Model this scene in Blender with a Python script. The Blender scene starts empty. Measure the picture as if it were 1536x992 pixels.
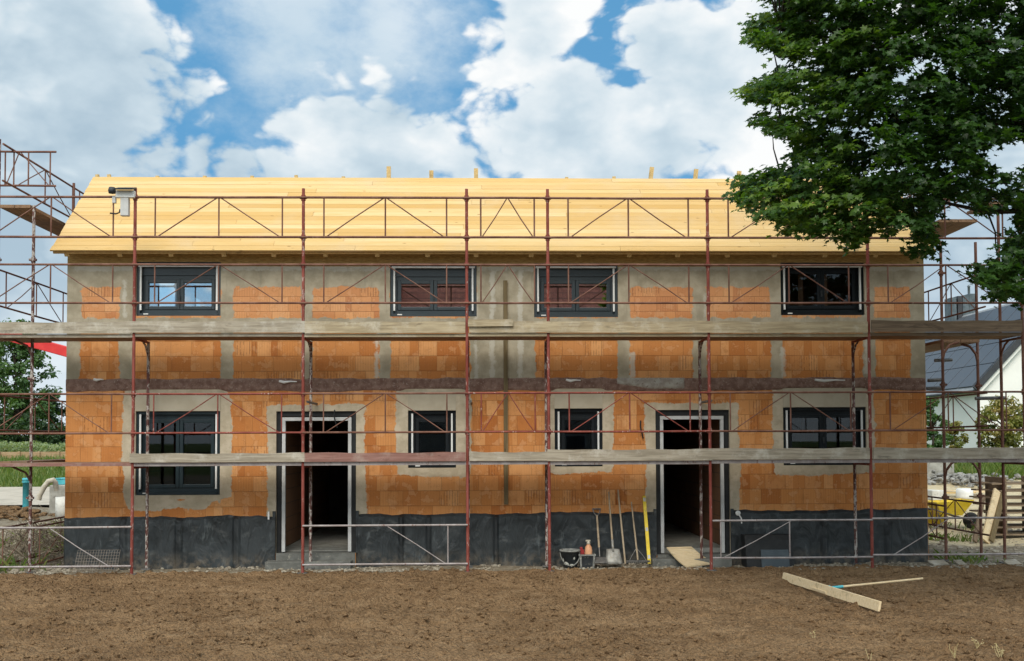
import bpy, math, random
import numpy as np
from mathutils import Vector, Matrix

random.seed(7); RNG = np.random.default_rng(11)
S = bpy.context.scene
COL = S.collection
R_ = math.radians

# ------------------------------------------------------------------ camera model
F = 1577.0; CX, CY = 768.0, 496.0
YAW, PITCH, ROLL = R_(1.6), R_(2.0), R_(0.22)
CAM = Vector((0, -17.6, 2.06))
HOR = 663.0
SV = -math.tan(PITCH) - (CY - HOR) / F
f0 = Vector((math.sin(YAW), math.cos(YAW), 0)); r0 = Vector((math.cos(YAW), -math.sin(YAW), 0)); zz = Vector((0, 0, 1))
fw = f0 * math.cos(PITCH) + zz * math.sin(PITCH); u0 = -f0 * math.sin(PITCH) + zz * math.cos(PITCH)
rt = r0 * math.cos(ROLL) - u0 * math.sin(ROLL); up = u0 * math.cos(ROLL) + r0 * math.sin(ROLL)
def ray(px, py): return fw + rt * ((px - CX) / F) + up * ((CY - py) / F + SV)
def P(px, py, y):            # the point of the plane Y=y read off the photograph at (px, py)
    d = ray(px, py); return CAM + d * ((y - CAM.y) / d.y)
def G(px, py, z=0.0):        # the point of the level Z=z read off at (px, py)
    d = ray(px, py); return CAM + d * ((z - CAM.z) / d.z)
cd = bpy.data.cameras.new('camera'); co = bpy.data.objects.new('camera', cd); COL.objects.link(co)
m = Matrix.Identity(4)
for i, v in enumerate((rt, up, -fw)):
    for j in range(3): m[j][i] = v[j]
m.translation = CAM; co.matrix_world = m
cd.sensor_fit = 'HORIZONTAL'; cd.sensor_width = 36; cd.lens = 36 * F / 1536
cd.shift_y = SV * F / 1536; cd.clip_start = 0.1; cd.clip_end = 6000
S.camera = co

# ------------------------------------------------------------------ node helpers
class NT:
    def __init__(s, tree): s.t = tree
    def n(s, typ, ins=None, out=0, **at):
        nd = s.t.nodes.new(typ)
        for k, v in at.items(): setattr(nd, k, v)
        for k, v in (ins or {}).items():
            sk = nd.inputs[k]
            if isinstance(v, bpy.types.NodeSocket): s.t.links.new(v, sk)
            else: sk.default_value = v
        return nd.outputs[out]
    def m(s, op, a, b=None, c=None, clamp=False):
        ins = {0: a}
        if b is not None: ins[1] = b
        if c is not None: ins[2] = c
        return s.n('ShaderNodeMath', ins, operation=op, use_clamp=clamp)
    def v(s, op, a, b=None, out=0):
        ins = {0: a}
        if b is not None: ins[1] = b
        return s.n('ShaderNodeVectorMath', ins, out=out, operation=op)
    def noise(s, vec, scale, detail=4, rough=.55, dist=0, out=0):
        return s.n('ShaderNodeTexNoise', {'Vector': vec, 'Scale': scale, 'Detail': detail, 'Roughness': rough, 'Distortion': dist}, out=out)
    def ss(s, x, a, b, lo=0., hi=1.):
        return s.n('ShaderNodeMapRange', {0: x, 1: a, 2: b, 3: lo, 4: hi}, interpolation_type='SMOOTHSTEP')
    def lin(s, x, a, b, lo=0., hi=1.):
        return s.n('ShaderNodeMapRange', {0: x, 1: a, 2: b, 3: lo, 4: hi})
    def mix(s, f, a, b, mode='MIX'):
        nd = s.t.nodes.new('ShaderNodeMix'); nd.data_type = 'RGBA'; nd.blend_type = mode
        for k, v in ((0, f), (6, a), (7, b)):
            if isinstance(v, bpy.types.NodeSocket): s.t.links.new(v, nd.inputs[k])
            else: nd.inputs[k].default_value = (*v, 1) if k > 0 and len(v) == 3 else v
        return nd.outputs[2]
    def ramp(s, f, stops, interp='LINEAR'):
        nd = s.t.nodes.new('ShaderNodeValToRGB'); e = nd.color_ramp.elements; nd.color_ramp.interpolation = interp
        while len(e) < len(stops): e.new(.5)
        for i, (p, c) in enumerate(stops): e[i].position = p; e[i].color = (*c, 1)
        s.t.links.new(f, nd.inputs[0]); return nd.outputs[0]
    def attr(s, name): return s.n('ShaderNodeAttribute', out=2, attribute_name=name)
    def obj(s): return s.n('ShaderNodeTexCoord', out=3)
    def geo(s): return s.n('ShaderNodeNewGeometry', out=0)
    def comb(s, x=0., y=0., z=0.): return s.n('ShaderNodeCombineXYZ', {0: x, 1: y, 2: z})
    def mapv(s, vec, sc): return s.v('MULTIPLY', vec, sc)
    def bump(s, h, strength=.5, dist=.01): return s.n('ShaderNodeBump', {'Strength': strength, 'Distance': dist, 'Height': h})
def newmat(name):
    mt = bpy.data.materials.new(name); mt.use_nodes = True
    t = mt.node_tree; b = t.nodes['Principled BSDF']; return mt, NT(t), b
def setb(k, b, **kw):
    for key, v in kw.items():
        key = {'color': 'Base Color', 'rough': 'Roughness', 'normal': 'Normal', 'metal': 'Metallic', 'spec': 'Specular IOR Level'}[key]
        if isinstance(v, bpy.types.NodeSocket): k.t.links.new(v, b.inputs[key])
        else: b.inputs[key].default_value = (*v, 1) if isinstance(v, tuple) and len(v) == 3 else v
MATS = {}
def mottled(name, c1, c2, scale=6, rough=.7, stretch=(1, 1, 1), detail=5, bump=.3, c3=None, spec=.3, bd=.004, metal=0.):
    mt, k, b = newmat(name)
    p = k.mapv(k.geo(), stretch)
    n1 = k.noise(p, scale, detail, .6)
    c = k.mix(k.ss(n1, .35, .65), c1, c2)
    if c3 is not None:
        n2 = k.noise(p, scale * 2.7, 3, .7); c = k.mix(k.ss(n2, .58, .68), c, c3)
    n3 = k.noise(p, scale * 9, 3, .6)
    setb(k, b, color=c, rough=rough, normal=k.bump(n3, bump, bd), spec=spec, metal=metal)
    MATS[name] = mt; return mt
def wood(name, c1, c2, axis=0, board=0., rough=.7, knots=True, dirt=None):
    mt, k, b = newmat(name)
    p = k.obj(); st = [14, 14, 14]; st[axis] = .9
    g = k.noise(k.mapv(p, tuple(st)), 2.2, 6, .6, .4)
    c = k.mix(k.ss(g, .3, .7), c1, c2)
    st2 = [60, 60, 60]; st2[axis] = 2.0
    fine = k.noise(k.mapv(p, tuple(st2)), 2, 3, .6)
    c = k.mix(k.ss(fine, .4, .75, 0, .35), c, tuple(x * .55 for x in c1))
    if knots:
        vk = k.n('ShaderNodeTexVoronoi', {'Vector': k.mapv(p, tuple(1.3 if i == axis else 5. for i in range(3))), 'Scale': 1.6})
        c = k.mix(k.ss(vk, .07, .03, 0, .7), c, tuple(x * .35 for x in c1))
    stn = [2.2] * 3; stn[axis] = .8; c = k.mix(k.ss(k.noise(k.mapv(p, tuple(stn)), 2.8, 6, .7, .6), .54, .70, 0, .6), c, tuple(x * .42 for x in c1))
    if dirt is not None:
        d = k.noise(p, 2.6, 6, .7); c = k.mix(k.ss(d, .48, .72, 0, .8), c, dirt)
    setb(k, b, color=c, rough=rough, normal=k.bump(fine, .35, .003), spec=.25)
    MATS[name] = mt; return mt

# ------------------------------------------------------------------ mesh helpers
class MB:
    def __init__(s): s.v = []; s.f = []; s.sm = []
    def add(s, vs, fs, smooth=False):
        o = len(s.v); s.v += [tuple(v) for v in vs]; s.f += [tuple(i + o for i in f) for f in fs]; s.sm += [smooth] * len(fs); return s
    def box(s, x0, x1, y0, y1, z0, z1):
        return s.add([(x, y, z) for z in (z0, z1) for y in (y0, y1) for x in (x0, x1)],
                     [(0, 2, 3, 1), (4, 5, 7, 6), (0, 1, 5, 4), (2, 6, 7, 3), (0, 4, 6, 2), (1, 3, 7, 5)])
    def obox(s, c, ax, ay, az):   # box from centre and three half-axis vectors
        c = Vector(c); ax, ay, az = Vector(ax), Vector(ay), Vector(az)
        return s.add([c + ax * i + ay * j + az * l for l in (-1, 1) for j in (-1, 1) for i in (-1, 1)],
                     [(0, 2, 3, 1), (4, 5, 7, 6), (0, 1, 5, 4), (2, 6, 7, 3), (0, 4, 6, 2), (1, 3, 7, 5)])
    def bar(s, p0, p1, w, h, upv=(0, 0, 1)):
        p0, p1 = Vector(p0), Vector(p1); d = (p1 - p0); l = d.length; d /= l
        u = Vector(upv); sd = d.cross(u)
        if sd.length < 1e-4: sd = d.cross(Vector((1, 0, 0)))
        sd.normalize(); u = sd.cross(d)
        return s.obox((p0 + p1) / 2, d * l / 2, sd * w / 2, u * h / 2)
    def tube(s, pts, r, n=10, caps=True):
        pts = [Vector(p) for p in pts]; rr = r if isinstance(r, (list, tuple)) else [r] * len(pts); vs = []; fs = []
        for i, p in enumerate(pts):
            d = (pts[min(i + 1, len(pts) - 1)] - pts[max(i - 1, 0)]).normalized()
            a = d.orthogonal().normalized() if i == 0 else (a - d * a.dot(d)).normalized()
            b = d.cross(a)
            for q in range(n):
                t = 2 * math.pi * q / n; vs.append(p + (a * math.cos(t) + b * math.sin(t)) * rr[i])
        for i in range(len(pts) - 1):
            for q in range(n): fs.append((i * n + q, i * n + (q + 1) % n, (i + 1) * n + (q + 1) % n, (i + 1) * n + q))
        s.add(vs, fs, True)
        if caps: s.add(vs[:n][::-1], [tuple(range(n))]); s.add(vs[-n:], [tuple(range(n))])
        return s
    def lathe(s, c, prof, n=20, axis='z'):
        vs = []; fs = []
        for (r, h) in prof:
            for q in range(n):
                t = 2 * math.pi * q / n; x, y = r * math.cos(t), r * math.sin(t)
                vs.append(Vector(c) + (Vector((x, y, h)) if axis == 'z' else Vector((x, h, y))))
        for i in range(len(prof) - 1):
            for q in range(n): fs.append((i * n + q, i * n + (q + 1) % n, (i + 1) * n + (q + 1) % n, (i + 1) * n + q))
        return s.add(vs, fs, True)
    def prism(s, poly, d):        # polygon (list of 3D points) extruded by vector d
        poly = [Vector(p) for p in poly]; d = Vector(d); n = len(poly)
        return s.add(poly + [p + d for p in poly], [tuple(range(n))[::-1], tuple(range(n, 2 * n))] + [(i, (i + 1) % n, n + (i + 1) % n, n + i) for i in range(n)])
    def build(s, name, mat, parent=None, bevel=0.):
        me = bpy.data.meshes.new(name); off = OFF.get(parent.name, Vector()) if parent else Vector()
        me.from_pydata([tuple(Vector(v) - off) for v in s.v], [], s.f)
        me.polygons.foreach_set('use_smooth', s.sm); me.materials.append(MATS[mat] if isinstance(mat, str) else mat)
        return link(me, name, parent, bevel)
OFF = {}
def link(me, name, parent=None, bevel=0.):
    me.update(); o = bpy.data.objects.new(name, me); COL.objects.link(o)
    if parent: o.parent = parent; OFF[o.name] = OFF.get(parent.name, Vector())
    if bevel:
        bm = o.modifiers.new('bevel', 'BEVEL'); bm.width = bevel; bm.segments = 2; bm.limit_method = 'ANGLE'
    return o
def tag(o, label=None, cat=None, group=None, kind=None):
    if label: o['label'] = label
    if cat: o['category'] = cat
    if group: o['group'] = group
    if kind: o['kind'] = kind
    return o
def thing(name, label, cat, loc, group=None):
    o = bpy.data.objects.new(name, None); COL.objects.link(o); o.location = loc; o.empty_display_size = .2
    OFF[o.name] = Vector(loc); return tag(o, label, cat, group)
def npmesh(name, verts, faces_n, nface, mat, parent=None, attrs=None, smooth=False):
    """verts (N,3); every face has faces_n[0].size corners, given as an index array (F,k)"""
    me = bpy.data.meshes.new(name); v = np.asarray(verts, dtype=np.float32).copy()
    if parent: v -= np.array(OFF.get(parent.name, Vector()), dtype=np.float32)
    fa = np.asarray(faces_n, dtype=np.int32); k = fa.shape[1]
    me.vertices.add(len(v)); me.vertices.foreach_set('co', v.ravel())
    me.loops.add(fa.size); me.loops.foreach_set('vertex_index', fa.ravel())
    me.polygons.add(len(fa)); me.polygons.foreach_set('loop_start', np.arange(0, fa.size, k, dtype=np.int32))
    me.polygons.foreach_set('use_smooth', np.full(len(fa), smooth))
    for an, av in (attrs or {}).items():
        a = me.attributes.new(an, 'FLOAT', 'POINT'); a.data.foreach_set('value', np.asarray(av, dtype=np.float32))
    me.materials.append(MATS[mat] if isinstance(mat, str) else mat)
    me.update(calc_edges=True); me.validate(); return link(me, name, parent)
def hashn(ix, iy, seed):
    h = (ix.astype(np.int64) * 374761393 + iy.astype(np.int64) * 668265263 + seed * 974711) & 0x7fffffff
    h = ((h ^ (h >> 13)) * 1274126177) & 0x7fffffff
    return ((h ^ (h >> 16)) & 0xffff) / 65535.0
def vn(x, y, seed=0):
    ix, iy = np.floor(x), np.floor(y); fx, fy = x - ix, y - iy
    fx = fx * fx * (3 - 2 * fx); fy = fy * fy * (3 - 2 * fy)
    a, b, c, d = hashn(ix, iy, seed), hashn(ix + 1, iy, seed), hashn(ix, iy + 1, seed), hashn(ix + 1, iy + 1, seed)
    return (a + (b - a) * fx) * (1 - fy) + (c + (d - c) * fx) * fy
def fbm(x, y, oct=4, seed=0):
    r = 0; amp = .5
    for i in range(oct): r = r + amp * vn(x * 2 ** i + 13.7 * i, y * 2 ** i - 7.1 * i, seed + i); amp *= .5
    return r
def sstep(x, a, b):
    t = np.clip((x - a) / (b - a), 0, 1); return t * t * (3 - 2 * t)

# ------------------------------------------------------------------ world and sun
SUN_EL, SUN_AZ = R_(47), R_(187)          # azimuth clockwise from +Y: behind the camera, a little to its left
W = bpy.data.worlds.new('World'); S.world = W; W.use_nodes = True
t = W.node_tree; k = NT(t); bg = t.nodes['Background']
sky = k.n('ShaderNodeTexSky', sky_type='NISHITA', sun_disc=False, sun_elevation=SUN_EL, sun_rotation=SUN_AZ, air_density=1.0, dust_density=.6, ozone_density=2.0)
d = k.v('NORMALIZE', k.n('ShaderNodeTexCoord', out=0))
sx = t.nodes.new('ShaderNodeSeparateXYZ'); t.links.new(d, sx.inputs[0])
az = k.m('ARCTAN2', sx.outputs[0], sx.outputs[1]); el = k.m('ARCSINE', sx.outputs[2])
A = k.comb(az, el, 0.)
d6 = k.mapv(d, (1, 1, 1.6))
w1 = k.v('SUBTRACT', k.noise(d6, 9, 3, .55, out=1), (.5, .5, .5)); w2 = k.v('SUBTRACT', k.noise(d6, 38, 4, .6, out=1), (.5, .5, .5))
AW = k.v('ADD', A, k.v('ADD', k.mapv(w1, (.04, .04, 0)), k.mapv(w2, (.018, .018, 0))))
def sk(px, py): a = math.atan((px - 724) / F); return (a, math.atan((663 - py) / F * math.cos(a)), 0)
def circles(lst, vec):
    cur = None
    for (px, py, r) in lst:
        q = k.m('SUBTRACT', r / F, k.v('DISTANCE', vec, sk(px, py), out=1))
        cur = q if cur is None else k.n('ShaderNodeMath', {0: cur, 1: q, 2: .006}, operation='SMOOTH_MAX')
    return cur
front = circles([(588, 172, 62), (505, 176, 62), (450, 195, 42), (655, 195, 52), (560, 270, 130), (690, 250, 60),        # middle cumulus
                 (-40, 60, 250), (130, 150, 150), (190, 60, 70), (222, 150, 60), (243, 222, 70), (300, 243, 66), (355, 262, 72), (410, 285, 70), (455, 300, 80), (-60, 300, 260),  # left bank
                 (752, 100, 62), (800, 30, 108), (806, 190, 100), (740, 235, 50), (860, 190, 130), (1000, 180, 110), (1090, 120, 130), (1010, 60, 86), (872, 20, 42), (900, 290, 150),
                 (1080, 300, 60), (1190, 330, 120), (1220, 60, 170), (1400, 200, 240), (1650, 150, 300), (240, 350, 105), (400, 360, 105), (560, 390, 150), (720, 340, 110), (950, 420, 170), (1120, 420, 150), (0, 480, 220), (1450, 480, 230)], AW)
gen = k.m('MULTIPLY', k.m('SUBTRACT', k.noise(k.mapv(d, (1, 1, 1.8)), 2.3, 5, .55), .40), .5)
off_front = k.ss(k.v('DISTANCE', A, sk(768, 250), out=1), .62, .85)
dens = k.m('MAXIMUM', front, k.lin(off_front, 0., 1., -1., 0.))
dens = k.m('ADD', k.m('MULTIPLY', front, k.m('SUBTRACT', 1., off_front)), k.m('MULTIPLY', gen, off_front))
# relief of the cumulus: fractal cells lit from above
def billow(vec): return k.n('ShaderNodeTexVoronoi', {'Vector': vec, 'Scale': 12., 'Detail': 2.6, 'Roughness': .6}, feature='F1')
bw = k.v('ADD', d6, k.mapv(w1, (.10, .10, .10)))
b0 = billow(bw); dens = k.m('ADD', dens, k.m('MULTIPLY', k.m('SUBTRACT', .97, b0), .06)); cum = k.ss(k.m('ADD', dens, k.m('MULTIPLY', k.m('SUBTRACT', k.noise(d6, 60, 4, .65), .5), .022)), -.009, .014)
rel = k.m('SUBTRACT', .92, b0)
soft = k.noise(d6, 5., 4, .55)
edge = k.ss(dens, .075, .0)
soft2 = k.noise(k.v('ADD', d6, (3.1, 0., 1.7)), 10., 5, .6)
lit = k.m('ADD', k.m('ADD', k.m('MULTIPLY', rel, .75), k.m('MULTIPLY', k.m('SUBTRACT', soft, .5), 2.0)), k.m('ADD', k.ss(el, .15, .38, .20, .44), k.m('ADD', k.m('MULTIPLY', edge, .46), k.m('MULTIPLY', k.m('SUBTRACT', soft2, .5), 1.1))), clamp=True)
ccol = k.ramp(lit, [(0., (3.5, 4.6, 5.5)), (.4, (4.9, 5.9, 6.6)), (.7, (6.4, 7.05, 7.45)), (1., (8.1, 8.2, 8.2))])
# thin grey veil high in the middle
veil_c = circles([(460, 30, 115), (570, 40, 105), (400, 100, 60), (520, 90, 60), (650, 20, 50)], AW)
veil = k.ss(k.m('ADD', veil_c, k.m('MULTIPLY', k.m('SUBTRACT', k.noise(d6, 16, 5, .62), .5), .16)), -.05, .07, 0, .92)
vcol = k.ramp(soft, [(.3, (4.5, 5.7, 6.6)), (.7, (6.1, 6.9, 7.5))])
blue = k.mix(1., sky, (1.0, 1.0, 1.0), 'MULTIPLY')
base = k.mix(.8, blue, (.85, 3.0, 5.4))
c = k.mix(veil, base, vcol); c = k.mix(cum, c, ccol); c = k.mix(k.ss(el, .17, .02, 0, .75), c, (6.6, 7.25, 7.7))
sund = (math.sin(SUN_AZ) * math.cos(SUN_EL), math.cos(SUN_AZ) * math.cos(SUN_EL), math.sin(SUN_EL))
halo = k.m('POWER', k.m('MAXIMUM', k.v('DOT_PRODUCT', d, sund, out=1), 0.), 2.5)     # cloud near the sun is brighter
c = k.mix(halo, c, k.mix(1., c, (1.06, .98, .86), 'MULTIPLY')); sc_ = t.nodes.new('ShaderNodeVectorMath'); sc_.operation = 'SCALE'; t.links.new(c, sc_.inputs[0]); t.links.new(k.m('ADD', 1., k.m('MULTIPLY', halo, 1.9)), sc_.inputs[3]); c = sc_.outputs[0]
t.links.new(c, bg.inputs[0]); bg.inputs[1].default_value = .1
W.cycles.sampling_method = 'MANUAL'; W.cycles.sample_map_resolution = 512
sl = bpy.data.lights.new('sun', 'SUN'); so = bpy.data.objects.new('sun', sl); COL.objects.link(so)
sl.energy = 1.9; sl.angle = R_(30); sl.color = (1, .92, .80)
sdir = Vector((math.sin(SUN_AZ) * math.cos(SUN_EL), math.cos(SUN_AZ) * math.cos(SUN_EL), math.sin(SUN_EL)))
so.rotation_euler = sdir.to_track_quat('Z', 'Y').to_euler()
S.view_settings.view_transform = 'Standard'; S.view_settings.look = 'None'; S.view_settings.gamma = 1; S.view_settings.exposure = .28
S.view_settings.use_curve_mapping = False
S.render.engine = 'CYCLES'; S.cycles.max_bounces = 7; S.cycles.diffuse_bounces = 3; S.cycles.glossy_bounces = 3; S.cycles.transmission_bounces = 4; S.cycles.transparent_max_bounces = 12
S.cycles.use_denoising = True; S.cycles.sample_clamp_indirect = 6; S.cycles.caustics_reflective = False; S.cycles.caustics_refractive = False

# ------------------------------------------------------------------ materials
def mat_facade():
    mt, k, b = newmat('facade')
    p = k.geo(); s = mt.node_tree.nodes.new('ShaderNodeSeparateXYZ'); mt.node_tree.links.new(p, s.inputs[0])
    X, Z = s.outputs[0], s.outputs[2]
    Zs = k.m('DIVIDE', k.m('ADD', Z, 5.), .25); row = k.m('FLOOR', Zs); fz = k.m('FRACT', Zs)
    rr = k.n('ShaderNodeTexWhiteNoise', {'W': row}, noise_dimensions='1D')
    Xw = k.m('ADD', X, k.m('MULTIPLY', k.m('SUBTRACT', k.noise(k.comb(k.m('MULTIPLY', X, 1.1), k.m('MULTIPLY', row, 3.7), 0.), 1., 1), .5), .34)); Xs = k.m('ADD', k.m('DIVIDE', k.m('ADD', Xw, 20.), .34), k.m('MULTIPLY', rr, 3.)); colm = k.m('FLOOR', Xs); fx = k.m('FRACT', Xs)
    wn = mt.node_tree.nodes.new('ShaderNodeTexWhiteNoise'); wn.noise_dimensions = '2D'
    mt.node_tree.links.new(k.comb(row, colm), wn.inputs['Vector'])
    rc = mt.node_tree.nodes.new('ShaderNodeSeparateColor'); mt.node_tree.links.new(wn.outputs[1], rc.inputs[0]); r1, r2, r3 = rc.outputs
    # some bricks are cut in two at a random place
    cut = k.m('GREATER_THAN', fx, k.m('ADD', .35, k.m('MULTIPLY', r3, .4)))
    hascut = k.m('GREATER_THAN', r2, .55); half = k.m('MULTIPLY', cut, hascut)
    tone = k.m('FRACT', k.m('ADD', r1, k.m('MULTIPLY', half, .37)))
    dx = k.m('MULTIPLY', k.m('MINIMUM', fx, k.m('SUBTRACT', 1., fx)), .34); dz = k.m('MULTIPLY', k.m('MINIMUM', fz, k.m('SUBTRACT', 1., fz)), .25)
    joint = k.m('MAXIMUM', k.ss(dx, .007, .0025, 0, .65), k.ss(dz, .008, .003, 0, .85))
    nz = k.noise(p, 2.4, 5, .6); nf = k.noise(p, 40, 4, .65); nm_ = k.noise(p, 7., 4, .55)
    vs = k.noise(k.mapv(p, (30, 1, 1.2)), 1.4, 4, .6)
    br = k.ramp(tone, [(0., (.47, .17, .047)), (.2, (.60, .265, .090)), (.42, (.50, .19, .054)), (.6, (.67, .335, .135)), (.8, (.56, .23, .070)), (1., (.42, .14, .036))])
    br = k.mix(k.ss(nm_, .54, .60, 0, .5), br, (.62, .33, .155))
    br = k.mix(k.ss(nz, .54, .70, 0, .55), br, (.36, .125, .035))
    br = k.mix(k.ss(vs, .52, .72, 0, .4), br, (.38, .15, .05))
    br = k.mix(k.ss(nf, .5, .75, 0, .25), br, (.62, .34, .17))
    br = k.mix(k.m('MULTIPLY', k.ss(Z, 4.0, 4.3), .35), br, (.68, .37, .215))  # upper bricks paler, the brighter light up there put into the colour
    ob = k.ss(k.m('ABSOLUTE', k.m('SUBTRACT', nm_, .545)), .018, .004, 0, .3); br = k.mix(ob, br, (.33, .12, .035))
    rib = k.ss(k.m('ABSOLUTE', k.m('SUBTRACT', k.m('FRACT', k.m('DIVIDE', X, .042)), .5)), .28, .1); br = k.mix(k.m('MULTIPLY', k.m('MULTIPLY', rib, k.m('MULTIPLY', r3, r1)), .22), br, (.25, .085, .025))
    gro = k.m('MULTIPLY', k.m('MULTIPLY', k.m('GREATER_THAN', r2, .86), k.m('LESS_THAN', r2, .95)), k.ss(k.m('ABSOLUTE', k.m('SUBTRACT', k.m('FRACT', k.m('MULTIPLY', fx, 7.)), .5)), .16, .09))
    gro = k.m('MULTIPLY', gro, k.ss(nm_, .42, .5))
    br = k.mix(k.m('MULTIPLY', gro, .45), br, (.10, .03, .012))
    br = k.mix(k.m('MULTIPLY', joint, k.ss(nz, .3, .62, .25, .62)), br, (.19, .08, .03))
    # mortar smears and weeping
    sm = k.noise(k.mapv(p, (1, 1, .55)), 5.2, 6, .68); br = k.mix(k.ss(sm, .66, .72, 0, .55), br, (.42, .33, .22))
    hn = k.m('ADD', k.m('MULTIPLY', k.m('SUBTRACT', k.noise(p, 7, 6, .7), .5), .17), k.m('MULTIPLY', k.m('SUBTRACT', nf, .5), .03))
    mask = lambda a, w=.008: k.ss(k.m('ADD', k.attr(a), hn), -w, w)
    ce = mask('cement'); pl = mask('plaster'); os_ = k.ss(k.attr('timber'), -.004, .004); lt = mask('limewash', .02)
    cn = k.noise(p, 3.3, 6, .62); cvs = k.noise(k.mapv(p, (9, 1, 1)), 1.1, 5, .6)
    cc = k.mix(k.ss(cn, .36, .66), (.30, .26, .185), (.43, .375, .28)); cc = k.mix(k.ss(cvs, .55, .75, 0, .5), cc, (.20, .18, .135)); cc = k.mix(k.ss(nf, .5, .8, 0, .3), cc, (.4, .38, .33))
    pc = k.mix(k.ss(cn, .38, .66), (.42, .35, .25), (.54, .46, .345)); pc = k.mix(k.ss(k.noise(k.mapv(p, (1, 1, 2.5)), 4.5, 6, .7), .5, .7, 0, .5), pc, (.30, .26, .185)); pc = k.mix(k.ss(nf, .55, .75, 0, .3), pc, (.58, .52, .42)); pc = k.mix(k.ss(nm_, .56, .68, 0, .35), pc, (.28, .245, .17))
    oc = k.mix(k.ss(k.noise(k.mapv(p, (5, 1, 22)), 2.2, 5, .65), .34, .66), (.34, .22, .085), (.54, .38, .165))
    c = k.mix(ce, br, cc); c = k.mix(k.m('MULTIPLY', lt, .75), c, (.52, .49, .42)); c = k.mix(pl, c, pc); c = k.mix(os_, c, oc)
    cov = k.m('MAXIMUM', ce, pl)
    h = k.m('ADD', k.m('MULTIPLY', k.m('SUBTRACT', 1., k.m('MAXIMUM', joint, gro)), k.m('SUBTRACT', 1., cov)), k.m('MULTIPLY', cov, 1.3))
    h = k.m('ADD', h, k.m('MULTIPLY', nf, .5))
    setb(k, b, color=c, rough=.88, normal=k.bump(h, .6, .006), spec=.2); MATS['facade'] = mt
mat_facade()
def mat_brick_plain():
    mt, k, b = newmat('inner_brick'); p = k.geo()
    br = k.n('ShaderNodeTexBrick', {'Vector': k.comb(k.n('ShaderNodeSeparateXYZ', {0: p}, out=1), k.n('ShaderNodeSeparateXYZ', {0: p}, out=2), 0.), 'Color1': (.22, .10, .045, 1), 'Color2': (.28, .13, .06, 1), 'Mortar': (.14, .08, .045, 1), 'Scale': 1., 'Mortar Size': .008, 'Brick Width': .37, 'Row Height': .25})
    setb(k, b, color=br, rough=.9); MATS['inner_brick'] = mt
mat_brick_plain()
mottled('slab_band', (.19, .105, .078), (.30, .19, .15), 11, .9, c3=(.38, .29, .24), bump=1., bd=.02)
mottled('slab_mortar', (.30, .26, .22), (.42, .39, .34), 9, .9, c3=(.2, .15, .12), bump=.8, bd=.012)
mottled('box_plaster', (.40, .345, .255), (.47, .415, .32), 2, .85, bump=.15)
mottled('step_concrete', (.11, .11, .10), (.17, .17, .155), 5, .85, c3=(.24, .23, .2))
mottled('teal_frame', (.010, .020, .025), (.014, .027, .033), 3, .45, spec=.3, bump=.05)
mottled('shaded_frame', (.006, .009, .011), (.009, .012, .015), 3, .5, spec=.2, bump=.05)  # darker copy of the window frames, shade put into the colour
mottled('concrete', (.26, .25, .22), (.38, .37, .33), 4, .85, c3=(.2, .19, .16))
mottled('pale_concrete', (.5, .49, .45), (.62, .61, .57), 4, .8, c3=(.38, .36, .32))
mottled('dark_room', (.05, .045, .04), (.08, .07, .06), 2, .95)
def mat_membrane():
    mt, k, b = newmat('membrane'); p = k.geo(); seam = k.attr('seam'); pan = k.attr('panel')
    n = k.noise(p, 2.2, 6, .62); n2 = k.noise(k.mapv(p, (3, 3, .8)), 3, 5, .65); n3 = k.noise(p, 30, 3, .6)
    c = k.mix(k.ss(n, .35, .7), (.009, .013, .015), (.025, .032, .036)); c = k.mix(k.ss(n2, .58, .72, 0, .55), c, (.12, .14, .145))
    c = k.mix(k.m('MULTIPLY', pan, .45), c, (.034, .040, .043)); sm_ = k.noise(k.mapv(p, (1.2, 1.2, 2.6)), 2.4, 5, .62); c = k.mix(k.ss(sm_, .55, .75, 0, .5), c, (.125, .13, .125)); c = k.mix(k.m('MULTIPLY', seam, .85), c, (.008, .011, .013))
    zb = k.n('ShaderNodeSeparateXYZ', {0: p}, out=2)
    splash = k.m('MULTIPLY', k.ss(zb, .32, .0), k.ss(k.noise(p, 8, 5, .7), .38, .62)); c = k.mix(k.m('MULTIPLY', splash, .6), c, (.15, .12, .085))
    w = k.noise(k.mapv(p, (1.5, 1.5, .7)), 2.5, 3, .5, .8)
    setb(k, b, color=c, rough=k.lin(n, 0., 1., .35, .62), normal=k.bump(k.m('ADD', w, k.m('MULTIPLY', n3, .03)), .8, .07), spec=.5); MATS['membrane'] = mt
mat_membrane()
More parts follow.
